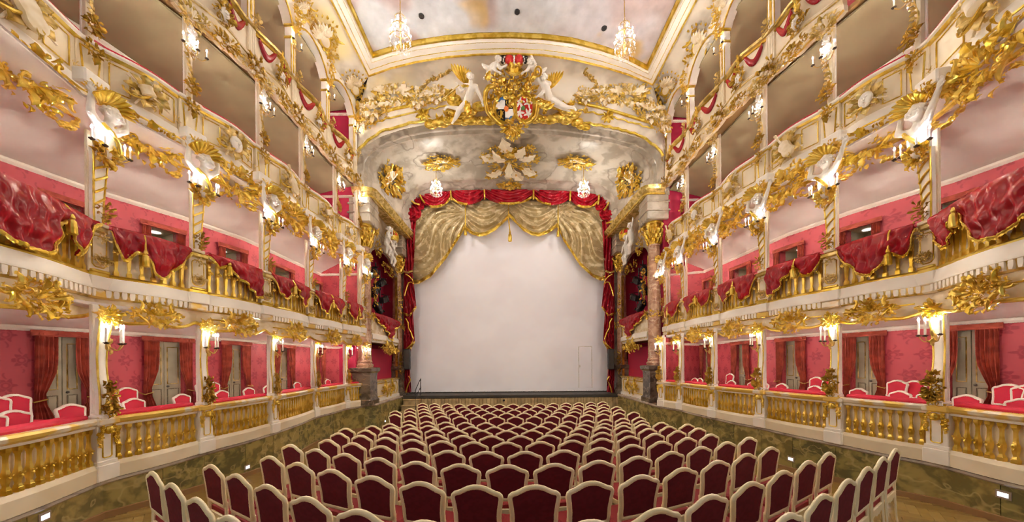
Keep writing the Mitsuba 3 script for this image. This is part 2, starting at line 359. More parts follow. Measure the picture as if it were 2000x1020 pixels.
for side, sg in SG.items():
    wall = tag('wall_' + side, kind='structure')
    for t in (1, 2, 3, 4):
        c = np.array(BACK[side, t]); L = curve_len(c)
        zlo, zhi = FLOORZ[t] - .1, CEIL[t][1] + .02
        spans = []
        for a, b in DOORS.get((side, t), []):
            q = [meet(x, 690 if t == 1 else 450, c) for x in (a, b)]
            q = [L - .08 if v is None else min(v, L - .08) for v in q]
            q.sort(); w = min(q[1] - q[0], 1.0); m = (q[0] + q[1]) / 2
            spans.append((m - w / 2, m + w / 2))
        spans.sort(); door_spans[side, t] = spans
        def piece(s0, s1, z0, z1, name='damask_wall', bs='damask'):
            q = subcurve(c, s0, s1); part(wall, name, sweep(q, normals2(q, sg), [(0, z0), (0, z1), (-.14, z1), (-.14, z0)]), bs, False)
        s = 0.0
        for a, b in spans + [(L, L)]:
            if a > s: piece(s, a, zlo, zhi)
            if b > a: piece(a, b, DOOR_TOP[t], zhi)
            s = b
        end = np.array([c[-1], POSTS[side, t][6] + np.array([-sg * .16, .06])])
        part(wall, 'end_wall', sweep(end, normals2(end, sg), [(0, zlo), (0, CEIL[t][0] + .05), (-.14, CEIL[t][0] + .05), (-.14, zlo)]), 'damask' if t < 3 else 'panel_red', False)
        q = np.vstack([c, end[1:]])
        part(wall, 'cornice_moulding', sweep(q, normals2(q, sg), [(0, zhi - .09), (.05, zhi - .05), (.05, zhi - .01), (0, zhi)]), 'white_paint', False)
        # box floor and box ceiling between the front and the back wall
        fr = np.array([p + np.array([-sg * .14, 0]) for p in POSTS[side, t]]); fr = np.vstack([[fr[0][0], .6], fr]); k = np.linspace(0, 1, 25)
        A = np.stack([np.interp(k * curve_len(fr), np.r_[0, np.cumsum(np.linalg.norm(np.diff(fr, axis=0), axis=1))], fr[:, j]) for j in (0, 1)], 1)
        B = np.stack([np.interp(k * L, np.r_[0, np.cumsum(np.linalg.norm(np.diff(c, axis=0), axis=1))], c[:, j]) for j in (0, 1)], 1)
        B = B - np.array([sg * .1, 0])
        v = np.linspace(0, 1, 7)
        G = A[:, None] + (B - A)[:, None] * v[None, :, None]
        z0, z1 = CEIL[t]
        zc = np.broadcast_to(z0 + (z1 - z0) * v ** 1.15, G.shape[:2])
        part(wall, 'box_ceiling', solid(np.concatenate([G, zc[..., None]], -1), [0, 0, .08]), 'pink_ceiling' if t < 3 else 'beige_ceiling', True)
        zf = np.full(G.shape[:2], FLOORZ[t])
        part(wall, 'box_floor', solid(np.concatenate([G, zf[..., None]], -1), [0, 0, -.08]), 'skirting_wood', False)
    # the marble dado below the first tier, in slabs, with its moulding and skirting board
    p = [np.array(POSTS[side, 1][i]) for i in range(7)]
    z1 = LV(side, 1) - .88
    for i in range(6):
        c, n = bay(side, 1, i, 0, 0, 13)
        m = 2 if curve_len(c) > 1.2 else 1
        for h in range(m):
            q = subcurve(c, curve_len(c) * h / m + .004, curve_len(c) * (h + 1) / m - .004, .12); nn = normals2(q, sg)
            zb = np.array([float(floor_z(*(a + b * .03))) for a, b in zip(q, nn)])
            pr = [[(-.06, b - .05), (.035, b - .05), (.035, z1 - .07), (-.06, z1 - .07)] for b in zb]
            part(wall, 'marble_slab', sweep(q, nn, pr), 'green_marble' if (i + h) % 2 else 'green_marble_alt', 20)
        part(wall, 'dado_moulding', sweep(c, n, [(-.06, z1 - .07), (.05, z1 - .07), (.075, z1 - .045), (.06, z1 - .012), (.03, z1), (-.06, z1)]), 'dark_marble', 20)
        zb = [float(floor_z(*(a + b * .05))) for a, b in zip(c, n)]
        part(wall, 'skirting_board', sweep(c, n, [[(.034, b - .04), (.065, b - .04), (.06, b + .075), (.034, b + .085)] for b in zb]), 'skirting_wood', 20)
# added shell behind everything, stops the ambient fill leaking in through gaps
put('wall_outer', cat(box((-10.6, -3, -1), (-10.4, 20, 15)), box((10.4, -3, -1), (10.6, 20, 15)), box((-10.6, 19.8, -1), (10.6, 20, 15)), box((-10.6, -3, 13.6), (10.6, 20, 13.8))), 'shell_wall', False)
tag('wall_outer', kind='structure')

# ---------------------------------------------------------------- ceiling: frame, painted field, coves
CZ = 12.4
fo = [U(x, y, CZ) for x, y in [(728, 148), (770, 133), (820, 120.5), (880, 111), (940, 106), (1005, 104), (1070, 107), (1125, 115), (1180, 128), (1235, 145), (1283, 165)]]
fi = [U(x, y, CZ) for x, y in [(737, 108), (775, 96), (825, 84), (880, 76), (940, 71), (1005, 70), (1070, 73), (1125, 80), (1180, 94), (1230, 111), (1271, 133)]]
XL, XR, XLi, XRi = fo[0][0], fo[-1][0], fi[0][0], fi[-1][0]
tag('ceiling', kind='structure')
outer = [np.array([XL, -2.5, CZ])] + fo + [np.array([XR, -2.5, CZ])]
inner = [np.array([XLi, -2.5, CZ])] + fi + [np.array([XRi, -2.5, CZ])]
def ring(prof, bs, name):
    """a moulding round the ceiling field; profile of (fraction from the outer to the inner edge, height)"""
    Vv = np.array([[np.r_[(o + (i - o) * f)[:2], CZ + h] for f, h in prof] for o, i in zip(outer, inner)])
    part('ceiling', name, outward(grid(Vv, closed_v=True)), bs, 25)
ring([(0, 0), (.30, -.02), (.72, -.02), (.86, .06), (.86, .3), (0, .3)], 'white_paint', 'frame_band')
ring([(-.05, .02), (-.04, -.035), (.0, -.05), (.04, -.035), (.05, .02)], 'gold', 'gilt_outer_moulding')
ring([(.30, -.01), (.325, -.035), (.35, -.01)], 'gold', 'gilt_inner_line')
ring([(.66, -.01), (.68, -.03), (.70, -.01)], 'old_gold', 'gilt_inner_line')
ring([(.84, .06), (.87, -.01), (.95, .0), (1.0, .08), (.98, .14), (.84, .14)], 'gold', 'gilt_inner_moulding')
fv = np.array([[np.r_[q[:2], CZ + .12], np.r_[q[0], -2.5, CZ + .12]] for q in inner[1:-1]])
part('ceiling', 'painted_field', solid(fv, [0, 0, .06]), 'fresco', False)

# arcade of the top tier (round-headed openings) and the side coves above it
ARC0, ARC1, ARCTOP = 11.42, .52, 12.2
for side, sg in SG.items():
    wall = 'wall_' + side
    for i in range(6):
        c, n = bay(side, 4, i, 0, 0, 29)
        A, B = POSTS[side, 4][i], POSTS[side, 4][i + 1]
        c = A + (B - A) * np.linspace(0, 1, 29)[:, None]; n = normals2(c, sg)
        u = np.linspace(0, 1, 29)
        za = ARC0 + ARC1 * np.clip(np.sin(np.pi * np.clip((u - .07) / .86, 0, 1)), 0, 1) ** .62
        part(wall, 'arcade_arch', sweep(c, n, [[(.06, z), (.06, ARCTOP), (-.2, ARCTOP), (-.2, z)] for z in za]), 'white_paint', 30)
        rim = np.concatenate([c + n * .065, za[:, None] + .02], 1)
        part(wall, 'gilt_arch_rim', tube(rim, .028, 6), 'gold', 40)
    P4 = [POSTS[side, 4][i] + sg * np.array([.06, 0]) for i in range(7)]
    xf = XL if side == 'left' else XR
    rows = []
    yend = fo[0][1] if side == 'left' else fo[-1][1]
    for f in np.linspace(0, 1, 25):
        s = f * curve_len(np.array(P4)); a = at(np.array(P4), s)
        y = P4[0][1] + (yend - P4[0][1]) * f
        b = np.array([xf + sg * .05, y])
        v = np.linspace(0, 1, 6)
        q = a + (b - a) * v[:, None]
        z = ARCTOP - .02 + (CZ + .06 - ARCTOP) * (v ** .55)
        rows.append(np.concatenate([q, z[:, None]], 1))
    first = [np.array([r[0], .2, r[2]]) for r in rows[0]]
    part('ceiling', 'side_cove', solid(np.array([first] + rows), [0, 0, .1]), 'cove_paint', True)
# ---------------------------------------------------------------- carved ornament: leaves, scrolls, shells, flowers (x right, y up, z out of the wall)
def leaf(L=1.0, W=.3, curl=.3, lobes=4, bend=0.0, n=9, th=.05, m=5):
    u = np.linspace(0, 1, n); v = np.linspace(-1, 1, m)
    w = W * np.maximum(np.sin(np.pi * np.clip(u * .93 + .05, 0, 1)) ** .8, .08) * (1 + .28 * np.cos(2 * np.pi * lobes * u)) * .5
    x = w[:, None] * v + bend * u[:, None] ** 2
    y = L * (u - .18 * np.maximum(u - .6, 0) * 2)[:, None] + 0 * v
    z = curl * (np.sin(u * np.pi * .85))[:, None] + W * .28 * np.abs(v) * (1 - u[:, None] * .4) + .06 * L
    return solid(np.stack([x, y, z], -1), [0, 0, -th])
def curve2(k, L, h0=0.0, o=(0, 0)):
    """plane curve from its curvature samples k over the length L, starting at o with heading h0"""
    ds = L / len(k); h = h0 + np.cumsum(np.asarray(k) * ds) - np.asarray(k) * ds / 2
    return np.vstack([[o], np.asarray(o) + np.cumsum(np.stack([np.cos(h), np.sin(h)], 1) * ds, axis=0)])
def scroll(L=1.0, thick=.06, turns=(1.2, 1.2), mid=.6, kind='c', n=30, sides=6, lift=.06, z0=.02):
    """a C- or S-scroll about the origin, its ends rolled into volutes"""
    s = np.linspace(-1, 1, n)
    e = np.abs(s) ** 5
    k = mid * 2.2 / L + e * 14 * np.where(s > 0, turns[1], turns[0]) / L
    if kind == 's': k = np.where(s < 0, -k, k) * 1.0 + 0
    p = curve2(k, L); p = p - p[len(p) // 2]
    d = p[len(p) // 2 + 1] - p[len(p) // 2 - 1]; a = -math.atan2(d[1], d[0])
    p = p @ np.array([[math.cos(a), math.sin(a)], [-math.sin(a), math.cos(a)]])
    t = np.linspace(-1, 1, len(p))
    r = thick * (.45 + .75 * (1 - t * t)) + thick * .55 * (np.abs(t) > .93)
    return tube(np.column_stack([p, z0 * L + lift * L * (1 - t * t) + thick * .6]), r, sides, up=(0, 0, 1), flat=1.3)
def shell(R=1.0, n=9, spread=2.0, depth=.22, rim=.1):
    a = np.linspace(-spread / 2, spread / 2, 4 * n + 1); u = np.linspace(.12, 1, 6)
    rib = np.abs(np.cos(np.linspace(0, n * np.pi, 4 * n + 1)))
    r = R * u[:, None] * (.9 + .1 * rib)
    z = depth * R * np.sin(u * 1.5)[:, None] + .20 * R * rib * u[:, None]
    return solid(np.stack([r * np.sin(a), r * np.cos(a), z], -1), [0, 0, -rim * R])
def flower(R=1.0, petals=5, seed=0):
    a = np.linspace(0, 2 * np.pi, 3 * petals, endpoint=False); u = np.array([.0, .22, .4, .75, 1.0, .9])
    z = np.array([.62, .55, .38, .5, .22, -.05]); pet = .5 + .5 * np.cos(petals * a + seed)
    r = R * u[:, None] * (1 - .34 * (1 - pet) * (u[:, None] > .5))
    Vv = np.stack([r * np.cos(a), r * np.sin(a), np.broadcast_to(R * z[:, None], r.shape) + .08 * R * pet * (u[:, None] > .5)], -1)
    g = grid(Vv, closed_v=True); k = len(Vv) - 1; m = len(a)
    g.faces = np.vstack([g.faces, [[k * m, k * m + j, k * m + j + 1] for j in range(1, m - 1)]])
    return outward(g)
def place(m, x=0, y=0, z=0, ang=0, s=1.0, flip=False, tilt=0.0):
    v = np.asarray(m.vertices) * s
    f = m.faces
    if flip: v = v * [-1, 1, 1]; f = f[:, ::-1]
    if tilt: v = v @ trimesh.transformations.rotation_matrix(tilt, [1, 0, 0])[:3, :3].T
    c, q = math.cos(ang), math.sin(ang)
    return trimesh.Trimesh(v @ np.array([[c, q, 0], [-q, c, 0], [0, 0, 1]]) + [x, y, z], f, process=False)
LEAF = [leaf(1, .42, .22, 3), leaf(1, .34, .34, 4, .12), leaf(1, .5, .16, 3, -.1), leaf(1, .28, .42, 5)]
LEAFS = [leaf(1, .46, .24, 2, 0, 6, .06, 3), leaf(1, .38, .36, 2, .12, 6, .06, 3), leaf(1, .52, .18, 2, -.1, 6, .06, 3), leaf(1, .32, .44, 2, .05, 6, .06, 3)]
CURLS = [scroll(1.1, .085, (1.5, .3), 1.5, 'c', 16, 5, .16, .08), scroll(1.0, .075, (1.2, 1.0), .9, 's', 16, 5, .16, .08)]
FLOWER = [flower(1, 5), flower(1, 6, 1)]
BUD = ball((0, 0, .3), (.5, .5, .5), 1)
def spray(seed, n, w, h, l=(.25, .45), lean=.5, flowers=0, fr=.09, deep=.1, k=.72):
    """leaves (and flowers) bursting from the middle of a w x h field"""
    r = random.Random(seed); out = []; n = int(n * 1.5); l = (l[0] * k, l[1] * k)
    for i in range(n):
        a = 2 * math.pi * (i + r.random() * .8) / n; q = math.sqrt(r.uniform(.02, .62))
        x, y = q * w / 2 * math.cos(a), q * h / 2 * math.sin(a)
        s = r.uniform(*l)
        if i % 3 == 1: out.append(place(CURLS[i % 2], x, y, r.uniform(.2, 1) * deep, a + r.uniform(-1.2, 1.2), s * 1.05, r.random() < .5))
        else: out.append(place(LEAFS[r.randrange(4)], x, y, r.uniform(0, deep), a - math.pi / 2 + r.uniform(-lean, lean), s, r.random() < .5, r.uniform(.0, .55)))
    for i in range(flowers):
        a, q = r.random() * 6.28, math.sqrt(r.random()) * .45
        out.append(place(FLOWER[i % 2], q * w * math.cos(a), q * h * math.sin(a), deep * .7, r.random() * 6, fr * r.uniform(.7, 1.2), tilt=r.uniform(-.4, .4)))
    return cat(*out)
def chain(path, seed, r0=.05, step=.07, leaves=True):
    """a festoon of flowers and leaves along a 3-D path"""
    p = np.asarray(path, float); s = np.r_[0, np.cumsum(np.linalg.norm(np.diff(p, axis=0), axis=1))]
    rr = random.Random(seed); out, q = [], 0.0
    while q < s[-1]:
        c = np.array([np.interp(q, s, p[:, k]) for k in range(3)])
        k = .6 + .6 * math.sin(math.pi * q / s[-1])
        out.append(place(FLOWER[rr.randrange(2)], c[0] + rr.uniform(-.3, .3) * r0, c[1] + rr.uniform(-.4, .4) * r0, c[2] + rr.uniform(-.2, .4) * r0, rr.random() * 6, r0 * k * rr.uniform(.75, 1.2), tilt=rr.uniform(-.6, .6)))
        if leaves:
            for _ in range(2): out.append(place(LEAFS[rr.randrange(4)], c[0], c[1], c[2] - .3 * r0, rr.random() * 6.28, r0 * k * rr.uniform(1.2, 2.0), tilt=rr.uniform(0, .5)))
        q += step * k
    return cat(*out)
def rocaille(seed, w, h, pointed=True, shell_up=True):
    """parts of a rococo cartouche w wide and h high: {name: [meshes]}"""
    r = random.Random(seed)
    P = {'shell': [], 'scroll': [], 'flower': [], 'acanthus_leaf': [], 'foliage': [], 'edge_flames': []}
    P['shell'].append(place(shell(h * .26, 7, 2.6, .22), 0, -.02 * h if shell_up else .08 * h, .06 * h, 0 if shell_up else math.pi))
    P['shell'].append(place(shell(h * .15, 5, 2.2, .3), .03 * h, -.12 * h, .10 * h, math.pi * .96))
    for sx in (1, -1):
        P['scroll'].append(place(scroll(w * .52, .028 * w, (1, .8), .9, 'c', 26), sx * w * .30, .12 * h, .02, sx * -.9, 1, sx < 0))
        P['scroll'].append(place(scroll(w * .46, .024 * w, (.9, 1.2), .5, 's', 26), sx * w * .24, -.16 * h, .03, sx * .7, 1, sx < 0))
        P['scroll'].append(place(scroll(w * .30, .018 * w, (1.3, 1.1), .8, 'c', 22), sx * w * .40, -.02 * h, .05, sx * (-1.9 + .3 * r.random()), 1, sx < 0))
        for k in range(2): P['acanthus_leaf'].append(place(LEAF[(k + seed) % 4], sx * w * (.16 + .12 * k), h * (.02 + .05 * k), .05, -sx * (1.0 + .35 * k), h * (.34 - .05 * k), sx < 0, .25))
        P['acanthus_leaf'].append(place(LEAF[1], sx * w * .08, -h * .14, .07, -sx * 2.6, h * .30, sx < 0, .3))
    if pointed: P['acanthus_leaf'].append(place(LEAF[0], 0, -.24 * h, .08, math.pi, h * .30, False, .2))
    P['acanthus_leaf'].append(place(LEAF[2], 0, .18 * h, .05, 0, h * .32, False, .3))
    P['foliage'].append(spray(seed + 3, 66, w * .95, h * .74, (.13 * h, .25 * h), .9, 0, deep=.14 * h))
    fl = []
    for k in range(40):
        a = 2 * math.pi * (k + r.uniform(-.3, .3)) / 40; q = 1 + .16 * math.sin(3 * a + seed) + .10 * math.sin(7 * a)
        fl.append(place(LEAFS[k % 4], .40 * w * q * math.cos(a), .36 * h * q * math.sin(a), r.uniform(.0, .06), a - math.pi / 2 + r.uniform(-.6, .6), h * r.uniform(.09, .17), r.random() < .5, r.uniform(0, .6)))
    P['edge_flames'].append(cat(*fl))
    for k in range(7): P['flower'].append(place(FLOWER[k % 2], r.uniform(-.36, .36) * w, r.uniform(-.25, .3) * h, .12 * h, r.random() * 6, h * r.uniform(.04, .07)))
    return P
def shapes_of(P, bs='gold', smooth=35, alt=None):
    """{part name: ply dict} of a part list, numbered"""
    d = {}
    for k, ms in P.items():
        for i, m in enumerate(ms): d[k if i == 0 else '%s_%03d' % (k, i)] = ply(m, (alt or {}).get(k, bs), smooth)
    return d
def nest(parent, child):
    return {child + '__' + k: v for k, v in parent.items()}

# ---------------------------------------------------------------- carved figures: one continuous body from a skeleton
def body(bones, refine=.035, it=6):
    """bones: pairs of (point, radius); hulls of the end spheres joined and smoothed"""
    parts = []
    for (p, r), (q, s) in bones:
        a = _ICO[1].vertices * r + np.asarray(p, float); b = _ICO[1].vertices * s + np.asarray(q, float)
        parts.append(mf.Manifold.hull_points(np.vstack([a, b]).astype(np.float32)))
    m = mf.Manifold.batch_boolean(parts, mf.OpType.Add).refine_to_length(refine)
    g = m.to_mesh(); t = trimesh.Trimesh(g.vert_properties[:, :3].astype(float), g.tri_verts, process=False)
    trimesh.smoothing.filter_taubin(t, lamb=.5, nu=.53, iterations=it)
    return t
def limb(pts, rs): return [((pts[i], rs[i]), (pts[i + 1], rs[i + 1])) for i in range(len(pts) - 1)]
def hand(w, d, s, side=1):
    """palm, four fingers and a thumb at the wrist w, pointing along d"""
    w, d = np.asarray(w, float), np.asarray(d, float); d /= np.linalg.norm(d)
    a = np.cross(d, [0, 0, 1.0]); a /= np.linalg.norm(a) + 1e-9
    pal = w + d * .10 * s
    B = limb([w, pal], [.030 * s, .042 * s])
    for k, (o, l) in enumerate(((-.036, .075), (-.012, .09), (.012, .085), (.034, .065))):
        B += limb([pal + a * o * s, pal + a * o * 1.15 * s + d * l * .6 * s, pal + a * o * 1.2 * s + d * l * s + np.array([0, 0, .02 * s])], [.015 * s, .013 * s, .011 * s])
    B += limb([w + d * .03 * s + a * .03 * s * side, w + d * .08 * s + a * .065 * s * side], [.016 * s, .012 * s])
    return B
def head(c, s, face=(0, 0, 1.0)):
    c = np.asarray(c, float); f = np.asarray(face, float); f /= np.linalg.norm(f)
    x = np.cross([0, 1.0, 0], f); x /= np.linalg.norm(x) + 1e-9; y = np.cross(f, x)
    B = [((c + y * .03 * s, .105 * s), (c - y * .03 * s + f * .02 * s, .095 * s)), ((c - y * .07 * s + f * .05 * s, .05 * s), (c + f * .06 * s, .06 * s))]
    B += [((c + f * .115 * s + y * .02 * s, .012 * s), (c + f * .135 * s - y * .015 * s, .019 * s))]                 # nose
    B += [((c + f * .112 * s - y * .055 * s - x * .02 * s, .012 * s), (c + f * .112 * s - y * .055 * s + x * .02 * s, .012 * s))]   # mouth
    for k in (-1, 1):
        B += [((c + x * k * .11 * s, .02 * s), (c + x * k * .112 * s - y * .03 * s, .015 * s))]                      # ears
        B += [((c + f * .1 * s + x * k * .055 * s - y * .03 * s, .035 * s), (c + f * .085 * s + x * k * .05 * s, .03 * s))]   # cheeks
        B += [((c + f * .1 * s + x * k * .025 * s + y * .04 * s, .014 * s), (c + f * .095 * s + x * k * .06 * s + y * .035 * s, .012 * s))]   # brows
    return B
def curls(c, s, face=(0, 0, 1.0), seed=1):
    r = random.Random(seed); f = np.asarray(face, float); f /= np.linalg.norm(f); out = []
    for _ in range(26):
        d = np.array([r.gauss(0, 1), r.gauss(.6, 1), r.gauss(0, 1)]); d /= np.linalg.norm(d)
        if d.dot(f) > .45 or d[1] < -.35: continue
        out.append(ball(np.asarray(c) + d * .112 * s, .036 * s))
    return cat(*out)
FEATHER = leaf(1, .17, .10, 1, .10, 9, .03)
def wing(L=1.0, W=.5, n=8):
    """a feathered wing: three rows of narrow feathers fanned from the shoulder"""
    out = []
    for row, (m, l, o) in enumerate(((n, 1.0, 0), (n - 2, .62, .05), (n - 4, .38, .10))):
        for k in range(m):
            f = k / (m - 1)
            out.append(place(FEATHER, .12 * L * f, -.10 * L * f, (o + .012 * (k % 2)) * L, -(-.20 + .80 * f), L * l * (1 - .38 * f), tilt=.10))
    return cat(*out)
# ---------------------------------------------------------------- fronts of the boxes
TIER = {1: 'ground tier', 2: 'second tier', 3: 'third tier', 4: 'top tier'}
NTH = ['nearest', 'second', 'third', 'fourth', 'fifth', 'sixth', 'seventh']
def where(side, t, i): return '%s wall, %s, %s bay' % (side, TIER[t], NTH[i])
def where_post(side, t, i): return '%s wall, %s, %s post' % (side, TIER[t], NTH[i])
def yup(m):
    v = np.asarray(m.vertices)
    return trimesh.Trimesh(np.column_stack([v[:, 0], v[:, 2], -v[:, 1]]), m.faces, process=False)
def b(x0, x1, y0, y1, z0, z1, ch=.008): return box((x0, y0, z0), (x1, y1, z1), ch)
def frame_line(pts, r=.009, closed=True):
    p = np.asarray(pts, float)
    if closed: p = np.vstack([p, p[:1]])
    q = [p[0]]
    for a, c in zip(p[:-1], p[1:]):
        n = max(2, int(np.linalg.norm(c - a) / .06)); q += [a + (c - a) * k / n for k in range(1, n + 1)]
    return tube(q, r, 5, up=(0, 0, 1))

# balusters: carved gilt terms with a belly
base = [(.048, 0), (.048, .05), (.040, .055), (.036, .075), (.028, .085)]
bal = square_lathe([(r * .60, z) for r, z in base + [(.027, .10), (.038, .15), (.044, .19), (.040, .23), (.031, .255), (.024, .30), (.022, .38), (.025, .42), (.034, .435), (.036, .45), (.044, .455), (.044, .50), (.0, .50)]])
bal = cat(yup(bal), *[place(LEAF[k], 0, .20, .02, a, .045, False, .3) for k, a in ((0, 0), (1, .9), (1, -.9), (2, math.pi))], place(FLOWER[0], 0, .19, .022, 0, .015))
group('baluster_low', {'baluster': ply(bal, 'gold', 35)})
bal2 = square_lathe([(r * .60, z) for r, z in [(.045, 0), (.045, .05), (.034, .06), (.026, .085), (.024, .10), (.030, .14), (.036, .22), (.040, .32), (.041, .37), (.032, .39), (.030, .41), (.042, .425), (.042, .46), (.034, .465), (.040, .50), (.0, .50)]])
bal2 = cat(yup(bal2), *[place(LEAF[k], 0, .34, .034, a, .09, False, .2) for k, a in ((0, math.pi), (1, 2.5), (1, -2.5))])
group('baluster_high', {'baluster': ply(bal2, 'gold', 35)})
egg = cat(place(shell(.055, 3, 1.5, .5, .2), 0, -.052, 0), )
group('cornice_tongue', {'tongue': ply(cat(outward(extrude([(-.024, .05), (.024, .05), (.026, .0), (.016, -.045), (-.016, -.045), (-.026, .0)], .03))), 'white_paint', False)})

def along(c, n, s, off, z):
    a = at(c, s); i = np.argmin(np.linalg.norm(c - a, axis=1))
    return np.array([a[0] + n[i][0] * off, a[1] + n[i][1] * off, z]), n[i]
def tubes_on(c, n, off, z, r, sides=6, flat=1.0):
    z = np.broadcast_to(z, (len(c),))
    return tube(np.concatenate([c + n * off, z[:, None]], 1), r, sides, flat=flat)
CART = {}
for seed in (11, 23):
    CART[seed] = group('cartouche_shape_%d' % seed, shapes_of(rocaille(seed, .80, .56)))
for seed in (37, 51):
    CART[seed] = group('cartouche_shape_%d' % seed, shapes_of(rocaille(seed, 1.0, .80)))

def trophy(seed):
    r = random.Random(seed); P = {}
    body_ = outward(extrude([(.10 * math.sin(a) * (1 - .28 * math.cos(2 * a) ** 4), -.05 + .15 * math.cos(a)) for a in np.linspace(0, 2 * np.pi, 24, endpoint=False)], .05, .02))
    if seed == 1: P['fiddle'] = [place(cat(body_, b(-.013, .013, .08, .27, .05, .08), b(-.02, .02, .26, .31, .04, .08)), .0, .0, .06, .5)]
    elif seed == 2: P['drum'] = [place(yup(lathe([(.0, 0), (.075, 0), (.08, .01), (.075, .03), (.072, .09), (.08, .11), (.075, .12), (0, .12)], 16)), .0, -.05, .1, .4)]
    else: P['mask'] = [place(moved(ball((0, 0, 0), (.09, .12, .06), 2)), .0, 0, .07), place(cat(*[ball((x, y, z), q) for x, y, z, q in ((-.03, .02, .12, .018), (.03, .02, .12, .018), (0, -.01, .135, .02), (0, -.05, .125, .02))]), 0, 0, 0)]
    P['flute'] = [place(tube([(0, -.26, .05), (0, .0, .06), (0, .22, .05), (0, .27, .05)], [.012, .014, .018, .034], 7, up=(0, 0, 1)), .02 * k, 0, .01 * k, .75 * k + .3) for k in (-1, 1)]
    P['horn'] = [place(scroll(.5, .016, (1.1, .3), 1.0, 'c', 22), -.05, -.1, .03, .6)]
    P['laurel_leaf'] = [place(LEAF[k % 4], .07 * math.cos(a), .06 * math.sin(a), .0, a - math.pi / 2, .22, k % 2 == 0, .15) for k, a in enumerate(np.linspace(0, 6.28, 9, endpoint=False) + .2 * seed)]
    P['foliage'] = [spray(seed + 70, 14, .5, .4, (.07, .14), .8, 3, .035, .04)]
    return P
TROPHY = [group('trophy_shape_%d' % k, shapes_of(trophy(k), 'old_gold', 35, {'fiddle': 'cream_worn', 'drum': 'cream_worn', 'mask': 'plaster_figure', 'flute': 'cream_worn', 'horn': 'gold'})) for k in (1, 2, 3)]
TROPHY_NAME = ['fiddle and crossed flutes', 'drum and crossed flutes', 'white mask and crossed flutes']

def drape_mesh(c, n, ztop, keys, seed, amp=.034, off=.10):
    """a cloth hung over the rail: keys (u, drop), pinched where the drop is small"""
    r = random.Random(seed); nu, nv = 90, 16
    L = curve_len(c); u = np.linspace(0, 1, nu); v = np.linspace(0, 1, nv)
    ku, kd = np.array(keys).T
    s = np.interp(u, ku, np.arange(len(ku)))          # smooth the drops
    drop = np.interp(u, ku, kd); ker = np.hanning(9); ker /= ker.sum()
    drop = np.convolve(np.pad(drop, 4, 'edge'), ker, 'valid')
    ph = [r.random() * 6.28 for _ in range(4)]
    U_, V_ = np.meshgrid(u, v, indexing='ij')
    fold = np.sin(2 * np.pi * (5.5 * L * U_ + .6 * V_) + ph[0]) * .5 + np.abs(np.sin(np.pi * (9 * L * U_ - 1.3 * V_) + ph[1])) * .5 + .55 * np.sin(7 * V_ * drop[:, None] / .3 + 9 * L * (U_ - .5) ** 2 * 4 + ph[2])
    w = meshkit.noise(np.stack([U_ * L * 9, V_ * 5, 0 * U_ + seed], -1)) - .5
    o = off + amp * (.25 + V_ ** .6) * (fold * 1.0 + .45 * w) + .035 * np.sin(np.pi * V_)
    o[:, 0] = .05; o[:, 1] = np.minimum(o[:, 1], off + .01)
    z = ztop + .015 - V_ * drop[:, None]; z[:, 1] = ztop + .012
    cc = np.stack([np.interp(u, np.linspace(0, 1, len(c)), c[:, k]) for k in (0, 1)], 1)
    nn = np.stack([np.interp(u, np.linspace(0, 1, len(c)), n[:, k]) for k in (0, 1)], 1)
    G = np.concatenate([cc[:, None] + o[..., None] * nn[:, None], z[..., None]], -1)
    hem = G[:, -1] + np.concatenate([nn * .012, np.zeros((nu, 1))], 1)
    return solid(G, np.concatenate([np.broadcast_to(-.012 * nn[:, None], G.shape[:2] + (2,)), np.zeros(G.shape[:2] + (1,))], -1)), hem
def fringe(hem, h=.05, r=.02):
    """cord and bullion strands along a hem"""
    p = np.asarray(hem, float); s = np.r_[0, np.cumsum(np.linalg.norm(np.diff(p, axis=0), axis=1))]
    q = np.arange(0, s[-1], .016); c = np.stack([np.interp(q, s, p[:, k]) for k in range(3)], 1)
    w = .004 * np.cos(np.arange(len(c)) * 2.1)
    cord = tube(c, r * .55 + w, 6)
    t = np.gradient(c, axis=0); t /= np.linalg.norm(t, axis=1, keepdims=True)
    lo = c - np.array([0, 0, 1]) * h + .0 * t
    zig = c + np.concatenate([np.zeros((len(c), 2)), (-h * (.8 + .25 * np.cos(np.arange(len(c)) * 2.4)))[:, None]], 1)
    return cat(cord, solid(np.stack([c, (c + zig) / 2 + .006, zig], 1), np.array([.011, .008, .004])))
tassel_m = lathe([(0, .11), (.012, .11), (.02, .09), (.024, .07), (.014, .055), (.03, .04), (.036, .0), (.04, -.09), (.034, -.1), (0, -.1)], 12)
DRAPES = {0: [(0, .1), (.2, .6), (.35, .7), (.5, .74), (.56, .72), (.61, .57), (.645, .32), (.70, .17), (.75, .35), (.81, .62), (.84, .63), (.89, .45), (.97, .06), (1, .04)],
          1: [(0, .06), (.08, .42), (.16, .50), (.26, .32), (.36, .32), (.41, .42), (.47, .60), (.57, .68), (.66, .55), (.9, .30), (1, .08)],
          2: [(0, .04), (.16, .24), (.3, .14), (.45, .34), (.62, .42), (.7, .5), (.86, .64), (1, .60)],
          3: [(0, .06), (.12, .40), (.3, .52), (.42, .14), (.55, .2), (.75, .60), (.9, .34), (1, .08)],
          4: [(0, .10), (.15, .50), (.32, .62), (.46, .2), (.6, .3), (.8, .62), (.92, .34), (1, .2)],
          5: [(0, .08), (.2, .5), (.45, .6), (.6, .24), (.8, .5), (1, .4)]}
